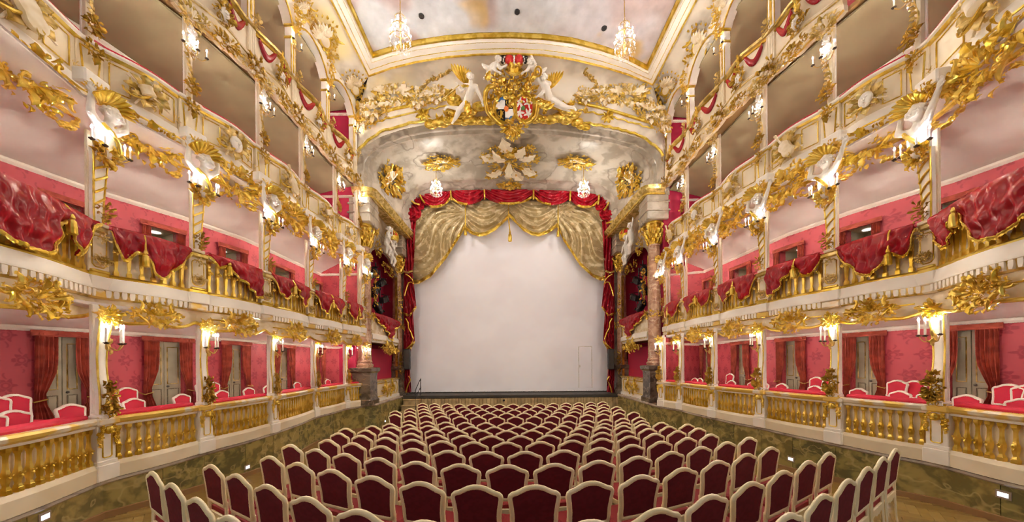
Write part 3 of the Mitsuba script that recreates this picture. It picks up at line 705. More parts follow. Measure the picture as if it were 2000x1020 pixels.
DRAPES_R = {0: [(0, .1), (.2, .5), (.35, .68), (.5, .66), (.59, .38), (.65, .15), (.71, .24), (.75, .40), (.79, .53), (.84, .55), (.89, .46), (.94, .275), (1, .05)],
            1: [(0, .04), (.06, .45), (.15, .47), (.22, .40), (.27, .36), (.32, .48), (.40, .6), (.5, .66), (.58, .64), (.65, .56), (.75, .40), (.84, .355), (.9, .3), (1, .05)],
            2: [(0, .05), (.1, .36), (.25, .40), (.4, .18), (.55, .30), (.75, .58), (.95, .66), (1, .5)], 3: DRAPES[4], 4: DRAPES[3], 5: DRAPES[5]}

for side, sg in SG.items():
    for i in range(6):
        # ---- ground tier: balustrade, cushion
        z1 = LV(side, 1)
        t = thing('box_balustrade', 'cream balustrade with gilded balusters, ' + where(side, 1, i), 'balustrade')
        c, n = bay(side, 1, i, .135, .135)
        c0, n0 = bay(side, 1, i, .0, .0, 25)
        part(t, 'rail', sweep(c0, n0, [(-.10, z1 - .10), (.05, z1 - .10), (.085, z1 - .07), (.095, z1 - .03), (.07, z1), (-.10, z1)]), 'rail_gilt', 25)
        part(t, 'under_moulding', sweep(c, n, [(-.02, z1 - .135), (.035, z1 - .135), (.055, z1 - .10), (-.02, z1 - .10)]), 'white_paint', 25)
        part(t, 'back_panel', sweep(c, n, [(-.07, z1 - .66), (-.035, z1 - .66), (-.035, z1 - .10), (-.07, z1 - .10)]), 'cream', 25)
        part(t, 'plinth', sweep(c0, n0, [(-.07, z1 - .88), (.075, z1 - .88), (.08, z1 - .70), (.06, z1 - .665), (.045, z1 - .64), (-.07, z1 - .64)]), 'cream', 25)
        L = curve_len(c); m = max(4, round(L / .116))
        for k in range(m):
            o, nn = along(c, n, L * (k + .5) / m, .012, z1 - .64)
            inst(numbered(t + '__baluster'), 'baluster_low', M_at(o, nn))
        cu = thing('rail_cushion', 'red velvet arm rest cushion, ' + where(side, 1, i), 'cushion')
        put(cu, sweep(c, n, [(-.25, z1 + .002), (-.035, z1 + .002), (-.025, z1 + .03), (-.045, z1 + .058), (-.23, z1 + .062), (-.255, z1 + .03)]), 'cushion_velvet', 40)
        # ---- second tier: balustrade, cornice of tongues, fascia with gilt scalloped rim
        z2 = LV(side, 2)
        t = thing('box_balustrade', 'cream and gilt balustrade under red drapery, ' + where(side, 2, i), 'balustrade')
        c, n = bay(side, 2, i, .15, .15); c0, n0 = bay(side, 2, i, 0, 0, 29)
        part(t, 'rail', sweep(c0, n0, [(-.09, z2 - .10), (.04, z2 - .10), (.075, z2 - .07), (.08, z2 - .03), (.06, z2), (-.09, z2)]), 'rail_gilt', 25)
        part(t, 'back_panel', sweep(c, n, [(-.07, z2 - .72), (-.03, z2 - .72), (-.03, z2 - .08), (-.07, z2 - .08)]), 'cream_worn', 25)
        part(t, 'gilt_base_moulding', sweep(c, n, [(-.05, z2 - .74), (.045, z2 - .74), (.05, z2 - .71), (.03, z2 - .68), (-.05, z2 - .68)]), 'gold', 25)
        part(t, 'white_band', sweep(c0, n0, [(-.08, z2 - .93), (.09, z2 - .93), (.095, z2 - .90), (.075, z2 - .80), (.06, z2 - .735), (-.08, z2 - .735)]), 'white_paint', 25)
        part(t, 'cornice', sweep(c0, n0, [(-.08, z2 - 1.06), (.03, z2 - 1.06), (.06, z2 - 1.03), (.075, z2 - .93), (-.08, z2 - .93)]), 'old_gold', 25)
        Lc = curve_len(c0); m = min(24, round(Lc / .082))
        for k in range(m):
            o, nn = along(c0, n0, Lc * (k + .5) / m, .055, z2 - .99)
            inst(numbered(t + '__cornice_tongue'), 'cornice_tongue', M_at(o, nn, 1.1))
        u = np.linspace(0, 1, len(c0))
        zr = z2 - 1.34 + .035 * np.cos(4 * np.pi * u) - .02 - .05 * np.exp(-((u - .5) / .16) ** 2) + .05 * np.exp(-((u * (1 - u)) / .05) ** 2)
        part(t, 'fascia', sweep(c0, n0, [[(-.12, q), (-.0, q), (.02, z2 - 1.16), (.0, z2 - 1.06), (-.12, z2 - 1.06)] for q in zr]), 'cream_worn', 25)
        part(t, 'gilt_rim', tubes_on(c0, n0, .02, zr, .027, 7), 'gold', 40)
        part(t, 'gilt_line', tubes_on(c0[4:-4], n0[4:-4], .025, z2 - 1.19, .012, 5), 'gold', 40)
        L = curve_len(c); m = max(4, round(L / .145))
        for k in range(m):
            o, nn = along(c, n, L * (k + .5) / m, .012, z2 - .68)
            inst(numbered(t + '__baluster'), 'baluster_high', M_at(o, nn, (1, 1.16, 1)))
        cu = thing('rail_cushion', 'narrow red rail cushion above a drape, ' + where(side, 2, i), 'cushion')
        put(cu, sweep(c, n, [(-.16, z2 + .002), (.01, z2 + .002), (.02, z2 + .02), (-.0, z2 + .04), (-.15, z2 + .04)]), 'cushion_velvet', 40)
        g = thing('gilded_cartouche', 'gilded shell cartouche under the second tier, %s wall, %s bay' % (side, NTH[i]), 'ornament')
        o, nn = along(c0, n0, Lc / 2, .05, z2 - 1.24)
        inst(g, CART[(11, 23)[i % 2]], M_at(o, nn, min(1, Lc / 1.45))); stuff(g + '__foliage'); stuff(g + '__edge_flames')
        d = thing('red_drape', 'red drape with gold fringe %s, %s' % (['tied up in the middle', 'with one deep lobe', 'falling to one side', 'in two swags', 'in two deep swags', 'bunched by the stage column'][i], where(side, 2, i)), 'drapery')
        keys = DRAPES[i] if side == 'left' else DRAPES_R[i]
        mesh, hem = drape_mesh(c, n, z2 + .04, keys, 7 * i + (side == 'right'))
        part(d, 'cloth', mesh, 'lacquer_red', 50)
        part(d, 'gold_fringe', fringe(hem), 'gold', 40)
        kk = min(range(2, len(keys) - 2), key=lambda q: keys[q][1] + .6 * abs(keys[q][0] - .5)) if len(keys) > 5 else 2
        s = keys[kk][0] * L
        o, nn = along(c, n, s, .16, z2 - keys[kk][1] - .04)
        part(d, 'tassel', moved(tassel_m, o, s=1.25), 'gold', 40)
        part(d, 'tie_cord', tube([along(c, n, s, .09, z2 + .05)[0], along(c, n, s, .14, z2 - .02)[0], o + [0, 0, .12]], .014, 6), 'gold', 40)
        # ---- third tier: panelled front with trophies, cornice, gilt rim, cartouche and garlands
        z3 = LV(side, 3)
        t = thing('box_parapet', 'cream panelled box front with gilt frames, ' + where(side, 3, i), 'parapet')
        c, n = bay(side, 3, i, .17, .17, 25); c0, n0 = bay(side, 3, i, 0, 0, 29)
        part(t, 'coping', sweep(c0, n0, [(-.08, z3 - .07), (.04, z3 - .07), (.07, z3 - .04), (.07, z3 - .005), (-.08, z3 - .005)]), 'white_paint', 25)
        part(t, 'gilt_top_moulding', sweep(c, n, [(-.02, z3 - .11), (.03, z3 - .11), (.05, z3 - .07), (-.02, z3 - .07)]), 'gold', 25)
        part(t, 'panel', sweep(c, n, [(-.08, z3 - .78), (.0, z3 - .78), (.0, z3 - .07), (-.08, z3 - .07)]), 'cream', 25)
        part(t, 'white_band', sweep(c0, n0, [(-.08, z3 - .86), (.05, z3 - .86), (.045, z3 - .80), (.02, z3 - .70), (.0, z3 - .68), (-.08, z3 - .68)]), 'white_paint', 25)
        part(t, 'gilt_line', sweep(c0, n0, [(-.02, z3 - .885), (.055, z3 - .885), (.06, z3 - .86), (-.02, z3 - .86)]), 'gold', 25)
        part(t, 'cornice', sweep(c0, n0, [(-.1, z3 - 1.12), (-.0, z3 - 1.12), (.01, z3 - 1.07), (.07, z3 - 1.0), (.08, z3 - .93), (.04, z3 - .885), (-.1, z3 - .885)]), 'white_paint', 30)
        u = np.linspace(0, 1, len(c0))
        zr = z3 - 1.30 - .05 * np.sin(np.pi * u) ** 2 - .03
        part(t, 'fascia', sweep(c0, n0, [[(-.14, q), (-.02, q), (.01, z3 - 1.12), (-.14, z3 - 1.12)] for q in zr]), 'cream_worn', 25)
        part(t, 'gilt_rim', tubes_on(c0, n0, .0, zr, .04, 7), 'gold', 40)
        L = curve_len(c)
        for a0, a1 in ((.06, .30), (.70, .94)):
            q = np.linspace(a0, a1, 7) * L
            top = [along(c, n, s, .008, z3 - .17)[0] for s in q]; bot = [along(c, n, s, .008, z3 - .62)[0] for s in q]
            part(t, 'gilt_frame', frame_line(top + bot[::-1], .010), 'gold', 40)
            for s, e in ((q[0], 1), (q[-1], -1)):
                o, nn = along(c, n, s, .01, z3 - .2 if e > 0 else z3 - .58)
                stuff(part(t, 'corner_leaves', spray(i + 3, 6, .10, .12, (.05, .09)), 'old_gold', 40, M_at(o, nn)))
        for k in (0,):
            tr = thing('instrument_trophy', 'carved trophy of %s, %s' % (TROPHY_NAME[(i + (side == 'right')) % 3], where(side, 3, i)), 'ornament')
            o, nn = along(c, n, L / 2, .01, z3 - .42)
            inst(tr, TROPHY[(i + (side == 'right')) % 3], M_at(o, nn, 1.4 * min(1.0, L / 1.1)))
        cu = thing('rail_cushion', 'thin red rail cushion on the cream box front, ' + where(side, 3, i), 'cushion')
        put(cu, sweep(c, n, [(-.14, z3 - .004), (.05, z3 - .004), (.06, z3 + .018), (.04, z3 + .04), (-.13, z3 + .04)]), 'cushion_velvet', 40)
        Lc = curve_len(c0)
        g = thing('gilded_cartouche', 'large gilded leaf cartouche below the third tier, %s wall, %s bay' % (side, NTH[i]), 'ornament')
        o, nn = along(c0, n0, Lc / 2, .06, z3 - 1.27)
        inst(g, CART[(37, 51)[i % 2]], M_at(o, nn, 1.12 * min(1, Lc / 1.4), -.12)); stuff(g + '__foliage'); stuff(g + '__edge_flames')
        for k, (a0, a1) in enumerate(((.10, .40), (.60, .90))):
            q = np.linspace(0, 1, 11)
            ends = (.28, .10) if k == 0 else (.10, .28)
            pth = []
            for f in q:
                s = (a0 + (a1 - a0) * f) * Lc
                zz = z3 - 1.36 - (.22 * math.sin(math.pi * f) + .12 * (f if k == 0 else 1 - f) + .05)
                pth.append(along(c0, n0, s, .05 + .05 * math.sin(math.pi * f), zz)[0])
            g = thing('flower_garland', 'gilded flower garland %s, %s' % (('nearer the camera', 'nearer the stage')[k], where(side, 3, i)), 'garland')
            put(g, chain(pth, 31 * i + k, .055, .065), 'gold', 40)
        # ---- top tier: gilt rail, cream front with red swags and white masks
        if i < 2: continue
        z4 = LV(side, 4)
        t = thing('box_parapet', 'cream and gilt box front with small red swags, ' + where(side, 4, i), 'parapet')
        c, n = bay(side, 4, i, .12, .12, 25); c0, n0 = bay(side, 4, i, 0, 0, 29); L = curve_len(c)
        part(t, 'gilt_rail', sweep(c0, n0, [(-.06, z4 - .10), (.03, z4 - .12), (.075, z4 - .09), (.085, z4 - .045), (.06, z4 - .005), (.0, z4), (-.06, z4)]), 'old_gold', 40)
        part(t, 'gilt_under_moulding', sweep(c0, n0, [(-.02, z4 - .17), (.03, z4 - .17), (.05, z4 - .14), (.02, z4 - .11), (-.02, z4 - .11)]), 'dark_gold', 30)
        part(t, 'panel', sweep(c0, n0, [(-.08, z4 - .80), (.0, z4 - .80), (.0, z4 - .10), (-.08, z4 - .10)]), 'cream', 25)
        part(t, 'base_moulding', sweep(c0, n0, [(-.08, z4 - .98), (.03, z4 - .98), (.06, z4 - .90), (.04, z4 - .84), (.06, z4 - .80), (.02, z4 - .74), (-.08, z4 - .74)]), 'cream_worn', 25)
        part(t, 'gilt_line', tubes_on(c0, n0, .055, z4 - .85, .014, 5), 'old_gold', 40)
        u = np.linspace(0, 1, len(c0)); zr = z4 - 1.10 - .16 * np.sin(np.pi * u) ** 1.0 * (.45 + .55 * np.abs(np.cos(np.pi * u))) - .10 * np.exp(-((u - .5) / .1) ** 2)
        part(t, 'fascia', sweep(c0, n0, [[(-.10, q), (.0, q), (.02, z4 - .98), (-.10, z4 - .98)] for q in zr]), 'cream_worn', 25)
        part(t, 'white_rim', tubes_on(c0, n0, .015, zr, .024, 7), 'rail_gilt', 40)
        for a0, a1 in ((.06, .40), (.60, .94)):
            q = np.linspace(a0, a1, 13) * L; V_ = np.linspace(0, 1, 6)
            rows = []
            for f, s in zip(np.linspace(0, 1, 13), q):
                sag = .10 + .30 * math.sin(math.pi * f) ** .8
                rows.append([along(c, n, s, .02 + .05 * math.sin(math.pi * min(1, v * 1.0)) + .012 * math.sin(9 * v), z4 - .15 - sag * (.55 * math.sin(math.pi * f) + (1 - .55 * math.sin(math.pi * f)) * v))[0] for v in V_])
            part(t, 'red_swag', solid(np.array(rows), np.array([*(-.012 * n[len(n) // 2]), 0])), 'valance_red', 50)
        o, nn = along(c, n, L / 2, .0, z4 - .62)
        M = M_at(o, nn)
        part(t, 'white_mask', cat(ball((0, .0, .07), (.10, .15, .07), 2), *[ball(q, r_) for q, r_ in (((-.035, .03, .125), .022), ((.035, .03, .125), .022), ((0, -.01, .145), .026), ((0, -.06, .13), .026))]), 'plaster_figure', True, M)
        part(t, 'mask_foliage', spray(i + 91, 26, .42, .6, (.12, .24), .6, 2, .05), 'dark_gold', 40, M)
        part(t, 'gilt_strap', cat(*[place(LEAF[k % 4], (k % 2 - .5) * .04, .22 + .06 * k, .03, (k % 2 - .5) * .8, .16, False, .2) for k in range(6)]), 'gold', 40, M)
        o, nn = along(c0, n0, curve_len(c0) / 2, .04, z4 - 1.22)
        g = thing('leaf_cluster', 'gilded leaf cluster on the lower rim, ' + where(side, 4, i), 'ornament')
        part(g, 'leaves', spray(i + 17, 34, .62, .36, (.11, .20), .7, 0), 'dark_gold', 40, M_at(o, nn))
        for k in range(3): part(g, 'rose', place(FLOWER[k % 2], -.16 + .16 * k, -.07 + .05 * (k % 2), .08, k, .06), 'cream', 40, M_at(o, nn))
        for e, a0 in ((0, .22), (1, .78)):
            o, nn = along(c0, n0, curve_len(c0) * a0, .03, z4 - 1.14)
            part(g, 'side_leaves', spray(i + 19 + e, 12, .4, .2, (.08, .16), .7, 1, .04), 'old_gold', 40, M_at(o, nn))
# ---------------------------------------------------------------- posts: pedestal, carved column and what crowns it, one for each post of each tier
def s_shaft(y0, y1, w, prof, d=.06):
    """white column front bent outwards by prof (height fraction, out), with gilt edges"""
    f = np.linspace(0, 1, 15); ku, kz = np.array(prof).T
    z = np.interp(f, ku, kz); z = np.convolve(np.pad(z, 2, 'edge'), np.ones(5) / 5, 'valid')
    y = y0 + (y1 - y0) * f; ww = np.broadcast_to(w, f.shape) if np.ndim(w) == 0 else np.interp(f, np.linspace(0, 1, len(w)), w)
    Vv = np.stack([np.stack([-ww, y, z - d], 1), np.stack([-ww, y, z], 1), np.stack([-.55 * ww, y, z + .012], 1), np.stack([.55 * ww, y, z + .012], 1), np.stack([ww, y, z], 1), np.stack([ww, y, z - d], 1)], 1)
    g = grid(Vv, closed_v=True)
    k = 14 * 6
    g.faces = np.vstack([g.faces, [[0, j + 1, j] for j in range(1, 5)], [[k, k + j, k + j + 1] for j in range(1, 5)]])
    edges = [tube(np.stack([s * ww, y, z + .004], 1), .012, 6, up=(0, 0, 1)) for s in (-1, 1)]
    return outward(g), edges, (lambda q: np.interp(q, y, z)), (lambda q: np.interp(q, y, ww))
rect = lambda x, y0, y1, z, c=.02: [(-x + c, y0, z), (x - c, y0, z), (x, y0 + c, z), (x, y1 - c, z), (x - c, y1, z), (-x + c, y1, z), (-x, y1 - c, z), (-x, y0 + c, z)]
# ground tier
sh, ed, _, _ = s_shaft(.06, 1.42, [.075, .066, .06, .068, .08], [(0, .07), (.15, .085), (.4, .03), (.7, .03), (1, .10)])
col = {'pedestal': ply(cat(b(-.125, .125, -.66, -.08, -.08, .09), b(-.14, .14, -.66, -.60, -.08, .105), b(-.15, .15, -.88, -.66, -.08, .12)), 'white_paint', False),
       'pedestal_cap': ply(b(-.155, .155, -.10, .0, -.11, .135, .02), 'rail_gilt', 25), 'gilt_panel_line': ply(frame_line(rect(.062, -.56, -.20, .094), .009), 'gold', 40),
       'lion_mask': ply(cat(ball((0, -.17, .12), (.055, .06, .05), 2), ball((0, -.20, .16), (.03, .025, .03)), *[ball((s * .025, -.15, .16), .012) for s in (-1, 1)], spray(5, 12, .2, .14, (.06, .10), .4)), 'gold', 40),
       'block': ply(cat(b(-.085, .085, 0, .05, -.06, .12), b(-.075, .075, .05, .075, -.05, .11)), 'white_paint', False),
       'shaft': ply(sh, 'white_paint', 40), 'gilt_edge': ply(ed[0], 'gold', 40), 'gilt_edge_001': ply(ed[1], 'gold', 40), 'wall_strip': ply(b(-.05, .05, 0, 1.62, -.075, -.03), 'white_paint', False),
       'foot_foliage': ply(cat(moved(spray(8, 46, .19, .46, (.09, .16), .4, 3, .03, .07), (0, .28, .08)), moved(spray(9, 20, .22, .16, (.09, .15), .4, 0, .03, .07), (0, .12, .09)), *[place(LEAF[k], (k - 1.5) * .03, .46, .08, (1.5 - k) * .3, .11, False, .25) for k in range(4)]), 'dark_gold', 40)}
for s in (-1, 1): col['drop_garland' + ('' if s < 0 else '_001')] = ply(chain([(s * .07, -.10, .10), (s * .11, -.20, .11), (s * .11, -.32, .10), (s * .105, -.40, .10)], 4 + s, .032, .03), 'gold', 40)
cp = rocaille(71, .38, .40)
for k, v in (('capital_shell', cp['shell']), ('capital_scrolls', cp['scroll']), ('capital_leaves', cp['acanthus_leaf'] + cp['foliage'] + cp['flower'])): col[k] = ply(moved(cat(*v), (0, 1.46, .08)), 'gold', 40)
group('column_ground', col)
# second tier: tapering shaft with a spiral ribbon, a white child rising from leaves under a gilt shell
sh, ed, fz, fw = s_shaft(.05, 1.12, [.058, .063, .073, .085, .098], [(0, .07), (.3, .07), (1, .11)])
rib = []
for k in range(4):
    y0 = .38 + .17 * k; q = np.linspace(-1, 1, 7)
    rib.append(tube(np.stack([q * fw(y0 + .06 * q), y0 + .07 * q, fz(y0 + .07 * q) + .016 + .012 * (1 - q * q)], 1), .016, 6, up=(0, 0, 1)))
col = {'pedestal': ply(cat(b(-.14, .14, -.68, -.09, -.08, .075), ), 'cream', False), 'pedestal_cap': ply(cat(b(-.165, .165, -.09, .0, -.1, .12, .02)), 'old_gold', 25),
       'pedestal_base': ply(cat(b(-.15, .15, -.74, -.68, -.08, .10), b(-.12, .12, -.68, -.64, -.08, .11)), 'gold', 25), 'white_block': ply(b(-.16, .16, -.93, -.74, -.08, .135, .01), 'white_paint', False),
       'tongue_block': ply(b(-.155, .155, -1.06, -.93, -.08, .11, .02), 'rail_gilt', False),
       'pedestal_cartouche': ply(moved(cat(*sum(rocaille(77, .25, .20).values(), [])), (0, -.50, .085)), 'old_gold', 40), 'pedestal_leaf': ply(moved(spray(6, 14, .18, .14, (.05, .09), .5), (0, -.18, .08)), 'old_gold', 40),
       'gilt_panel_line': ply(frame_line(rect(.095, -.60, -.14, .08, .04), .008), 'gold', 40), 'block': ply(cat(b(-.09, .09, 0, .05, -.05, .13)), 'cream', False),
       'shaft': ply(sh, 'white_paint', 40), 'gilt_edge': ply(ed[0], 'gold', 40), 'gilt_edge_001': ply(ed[1], 'gold', 40), 'ribbon': ply(cat(*rib), 'gold', 40),
       'wall_strip': ply(b(-.045, .045, 0, 1.42, -.07, -.03), 'cream', False),
       'foot_foliage': ply(moved(spray(18, 22, .18, .34, (.07, .14), .5, 2, .03), (0, .2, .09)), 'dark_gold', 40),
       'capital_leaves': ply(cat(moved(spray(28, 40, .36, .30, (.11, .19), .5, 4, .035, .08), (0, 1.04, .13)), *[place(LEAF[k % 4], .1 * math.sin(a), 1.08, .11 + .05 * math.cos(a), -.9 * math.sin(a), .2, False, .4) for k, a in enumerate(np.linspace(-1.6, 1.6, 7))]), 'gold', 40)}
def child(flip, k=1.22):
    f = -1 if flip else 1
    hip, chest, neck = (0, 1.10, .10), (0, 1.36, .13), (.02 * f, 1.47, .14)
    hd = (.035 * f, 1.575, .165); fc = (.25 * f, -.15, 1)
    B = limb([hip, (0, 1.22, .12), chest], [.085, .10, .095]) + limb([(-.085, 1.40, .13), (.085, 1.40, .13)], [.055, .055]) + limb([chest, neck, hd], [.07, .045, .05]) + head(hd, .78, fc)
    hands = []
    for s, el, wr in ((-1, (-.20, 1.46, .17), (-.17, 1.68, .15)), (1, (.19, 1.50, .16), (.23, 1.70, .12))):
        B += limb([(s * .10, 1.41, .13), el, wr], [.046, .038, .028]); B += hand(wr, np.subtract(wr, el) + [0, .05, 0], .75, s)
    up = lambda p: (p[0] * k, 1.10 + (p[1] - 1.10) * k, p[2] * k + .02)
    B = [((up(p), q * k), (up(p2), q2 * k)) for (p, q), (p2, q2) in B]
    return body(B, .028, 5), up(hd), fc
putto, hd, fc = child(False)
col['white_child'] = ply(putto, 'plaster_figure', True)
col['white_child__curls'] = ply(curls(hd, .95, fc), 'plaster_figure', 40)
col['sash'] = ply(tube([(-.12, 1.47, .26), (-.04, 1.38, .30), (.05, 1.27, .30), (.11, 1.16, .26)], [.022, .03, .03, .022], 6), 'gold', 40)
col['gilt_shell'] = ply(cat(moved(place(shell(.30, 9, 2.6, .5), 0, 0, 0, 0, 1, False, .5), (0, 1.78, .10)), moved(cat(*sum(rocaille(79, .50, .36).values(), [])), (0, 1.92, .10))), 'gold', 40)
col['white_bracket'] = ply(cat(b(-.17, .17, 2.03, 2.24, -.1, .085, .02)), 'white_paint', False)
group('column_second', col)
# third tier: candelabra of white and gilt vines
vine = [(.03 * math.sin(9 * f), .30 + 1.10 * f, .07 + .02 * math.cos(9 * f)) for f in np.linspace(0, 1, 24)]
col = {'pedestal': ply(cat(b(-.165, .165, -.88, -.06, -.08, .06), b(-.18, .18, -1.10, -.88, -.09, .105, .03)), 'cream', False), 'pedestal_cap': ply(b(-.19, .19, -.065, .0, -.09, .11, .015), 'white_paint', 25),
       'gilt_cap_line': ply(b(-.175, .175, -.10, -.065, -.08, .085), 'gold', 25),
       'gilt_vase_line': ply(frame_line([(-.12, -.16, .066), (-.10, -.40, .066), (-.085, -.62, .066), (-.05, -.68, .066), (.05, -.68, .066), (.085, -.62, .066), (.10, -.40, .066), (.12, -.16, .066)], .012), 'gold', 40),
       'drop_leaf': ply(moved(cat(spray(16, 18, .26, .26, (.07, .13), .4), place(LEAF[0], 0, -.04, .03, math.pi, .22)), (0, -.17, .07)), 'dark_gold', 40),
       'wall_strip': ply(b(-.045, .045, 0, 1.64, -.07, -.03), 'white_paint', False), 'shaft': ply(s_shaft(.0, 1.5, [.05, .045, .05, .06], [(0, .05), (1, .05)])[0], 'cream', 40),
       'foot_foliage': ply(moved(spray(38, 26, .24, .42, (.09, .17), .5, 2, .03), (0, .22, .06)), 'dark_gold', 40),
       'vine': ply(cat(tube(vine, .016, 6), *[place(LEAF[k % 4], vine[k][0], vine[k][1], vine[k][2], (-1) ** k * 1.0, .13, False, .2) for k in range(0, 24, 2)]), 'old_gold', 40),
       'white_blossoms': ply(moved(cat(*[place(FLOWER[k % 2], .045 * math.sin(2.4 * k), .035 * k, .05, k, .05) for k in range(14)], spray(48, 16, .2, .5, (.07, .12), .6)), (0, .92, .08)), 'plaster_figure', 40),
       'capital_leaves': ply(moved(spray(58, 34, .46, .46, (.12, .22), .6, 4, .05), (0, 1.55, .06)), 'old_gold', 40), 'capital_shell': ply(moved(shell(.2, 7, 2.4), (0, 1.52, .12)), 'cream', 40)}
group('column_third', col)
# top tier: square white pilaster with gilt corners and capital
col = {'pedestal': ply(cat(b(-.10, .10, -.86, -.04, -.06, .05), *[b(x - .012, x + .012, -.76, -.16, .04, .062) for x in (-.06, 0, .06)]), 'cream', False), 'shaft': ply(b(-.085, .085, 0, 1.36, -.17, .02, .012), 'white_paint', False),
       'gilt_stripe': ply(b(-.03, .03, .1, 1.02, .015, .032), 'gold', False), 'gilt_corner': ply(b(-.092, -.07, .05, 1.0, .0, .03), 'gold', False), 'gilt_corner_001': ply(b(.07, .092, .05, 1.0, .0, .03), 'gold', False),
       'gilt_collar': ply(b(-.10, .10, .98, 1.06, -.18, .05, .015), 'gold', False), 'gilt_abacus': ply(b(-.12, .12, 1.30, 1.38, -.18, .08, .02), 'gold', False),
       'capital_leaves': ply(moved(spray(68, 20, .24, .3, (.08, .15), .5, 2, .03), (0, 1.30, .06)), 'gold', 40), 'foot_foliage': ply(moved(spray(78, 20, .26, .34, (.09, .16), .5, 1, .04), (0, .02, .08)), 'old_gold', 40),
       'pedestal_foliage': ply(moved(spray(88, 44, .50, .62, (.12, .22), .6, 3, .05), (0, -1.05, .06)), 'dark_gold', 40), 'pedestal_flowers': ply(moved(cat(*[place(FLOWER[k % 2], .12 * math.sin(k * 2.1), -.08 * k, .06, k, .06) for k in range(6)]), (0, -.85, .1)), 'cream', 40)}
group('column_top', col)

# candle sconces
def sconce(arms, h=.20, w=1.0):
    """arms: (x, z) of each candle; y up from the arm's foot"""
    d = {'back_plate': ply(cat(ball((0, .0, .01), (.035, .07, .02), 1), place(LEAF[0], 0, .02, .01, 0, .12), place(LEAF[0], 0, -.02, .01, math.pi, .12)), 'bronze', 40)}
    for k, (x, y, z) in enumerate(arms):
        q = '' if k == 0 else '_%03d' % k
        f = np.linspace(0, 1, 11)
        pth = np.stack([x * f ** .8, y * f - .075 * np.sin(np.pi * f), .02 + (z - .02) * f ** .6], 1)
        d['arm' + q] = ply(tube(pth, .0075, 6, up=(0, .3, 1)), 'bronze', 40)
        d['arm' + q + '__drip_pan'] = ply(moved(yup(lathe([(0, -.012), (.016, -.012), (.032, .004), (.034, .01), (.012, .012), (.012, .03), (0, .03)], 12)), (x, y, z)), 'dark_iron', 30)
        d['candle' + q] = ply(moved(yup(lathe([(0, .02), (.0125 * w, .02), (.0125 * w, h), (0, h + .003)], 10)), (x, y, z)), 'candle_wax', 40)
        d['candle' + q + '__flame'] = glow(ply(moved(yup(lathe([(0, h), (.010, h + .012), (.0135, h + .026), (.009, h + .048), (.0, h + .066)], 8)), (x, y, z)), 'candle_wax', True), FLAME, 1.0)
    return d
group('sconce_ground', sconce([(-.12, .04, .10), (.12, .04, .10), (0, .03, .17)], .22))
group('sconce_second', sconce([(-.22, .06, .08), (.22, .06, .08), (-.17, .0, .20), (.17, .0, .20)], .15, .9))
group('sconce_third', sconce([(-.19, .05, .10), (.19, .05, .10), (0, .03, .17)], .13, .9))
group('sconce_top', sconce([(-.17, .05, .10), (.17, .05, .10)], .12, .9))
COLDEF = {1: ('column_ground', 'S-curved white and gilt column', 'sconce_ground', 1.02, .10),
          2: ('column_second', 'tapered column crowned by a white child figure', 'sconce_second', 1.10, .14),
          3: ('column_third', 'gilded vine column with white blossoms', 'sconce_third', .86, .12),
          4: ('column_top', 'square white pilaster with gilt stripe', 'sconce_top', .84, .04)}
for side in SG:
    for t in (1, 2, 3, 4):
        g, text, sg_, sy, sz = COLDEF[t]
        for i in range(7):
            if t == 4 and i < 3: continue
            if i == 0 and t > 2: continue
            o2, d, nn = post_frame(side, t, i); o = np.array([o2[0], o2[1], LV(side, t)])
            k = thing('box_column', text + ', ' + where_post(side, t, i), 'column')
            inst(k, g, M_at(o, nn))
            if i == 6 and t == 2: pass
            k = thing('candle_sconce', '%s-armed bronze candle sconce, %s' % ({1: 'three', 2: 'four', 3: 'three', 4: 'two'}[t], where_post(side, t, i).replace('post', 'column')), 'wall lamp')
            inst(k, sg_, M_at(o + np.array([nn[0] * sz, nn[1] * sz, sy]), nn))
# ---------------------------------------------------------------- the stage opening: marble arch, cove with gilt lines, side columns
def interp_px(pts, n):
    p = np.asarray(pts, float); s = np.r_[0, np.cumsum(np.linalg.norm(np.diff(p, axis=0), axis=1))]; q = np.linspace(0, s[-1], n)
    return np.stack([np.interp(q, s, p[:, k]) for k in range(p.shape[1])], 1)
F_ARCH = np.array([V(x, y, 12.9) for x, y in interp_px([(707, 368), (705, 335), (708, 303), (719, 288), (749, 268), (793, 253), (837, 244), (900, 239), (955, 236.5), (1005, 236), (1055, 237), (1110, 241), (1170, 250), (1215, 258), (1261, 271), (1290, 290), (1302, 309), (1305, 340), (1304, 369)], 61)])
B_ARCH = np.array([V(x, y, 17.1) for x, y in interp_px([(812, 452), (806, 425), (811, 402), (822, 388), (838, 379), (858, 374), (900, 371), (955, 370), (1005, 369.5), (1050, 370), (1105, 371), (1150, 374), (1170, 379), (1186, 388), (1197, 402), (1202, 425), (1196, 452)], 61)])
vs = [0, .02, .05, .09, .12, .15, .2, .3, .4, .5, .6, .68, .74, .78, .81, .86, .90, .93, .97, 1]
off = [0, .06, .10, .03, .08, .0, -.03, -.05, -.06, -.06, -.05, -.02, .04, .10, .06, .05, .12, .16, .14, .18]
SOF = []
for v, o in zip(vs, off):
    r = F_ARCH + (B_ARCH - F_ARCH) * v; d = np.array([0, 15, EZ + 5.0]) - r; d[:, 1] = 0; d /= np.linalg.norm(d, axis=1, keepdims=True)
    SOF.append(r + d * o)
SOF = np.array(SOF)
tag('proscenium_arch', kind='structure')
out_ = SOF - 0; dd = SOF - np.array([0, 0, EZ + 5.0]); dd[..., 1] = 0; dd /= np.linalg.norm(dd, axis=-1, keepdims=True)
part('proscenium_arch', 'marble_soffit', solid(SOF, dd * .25), 'grey_marble', 30)
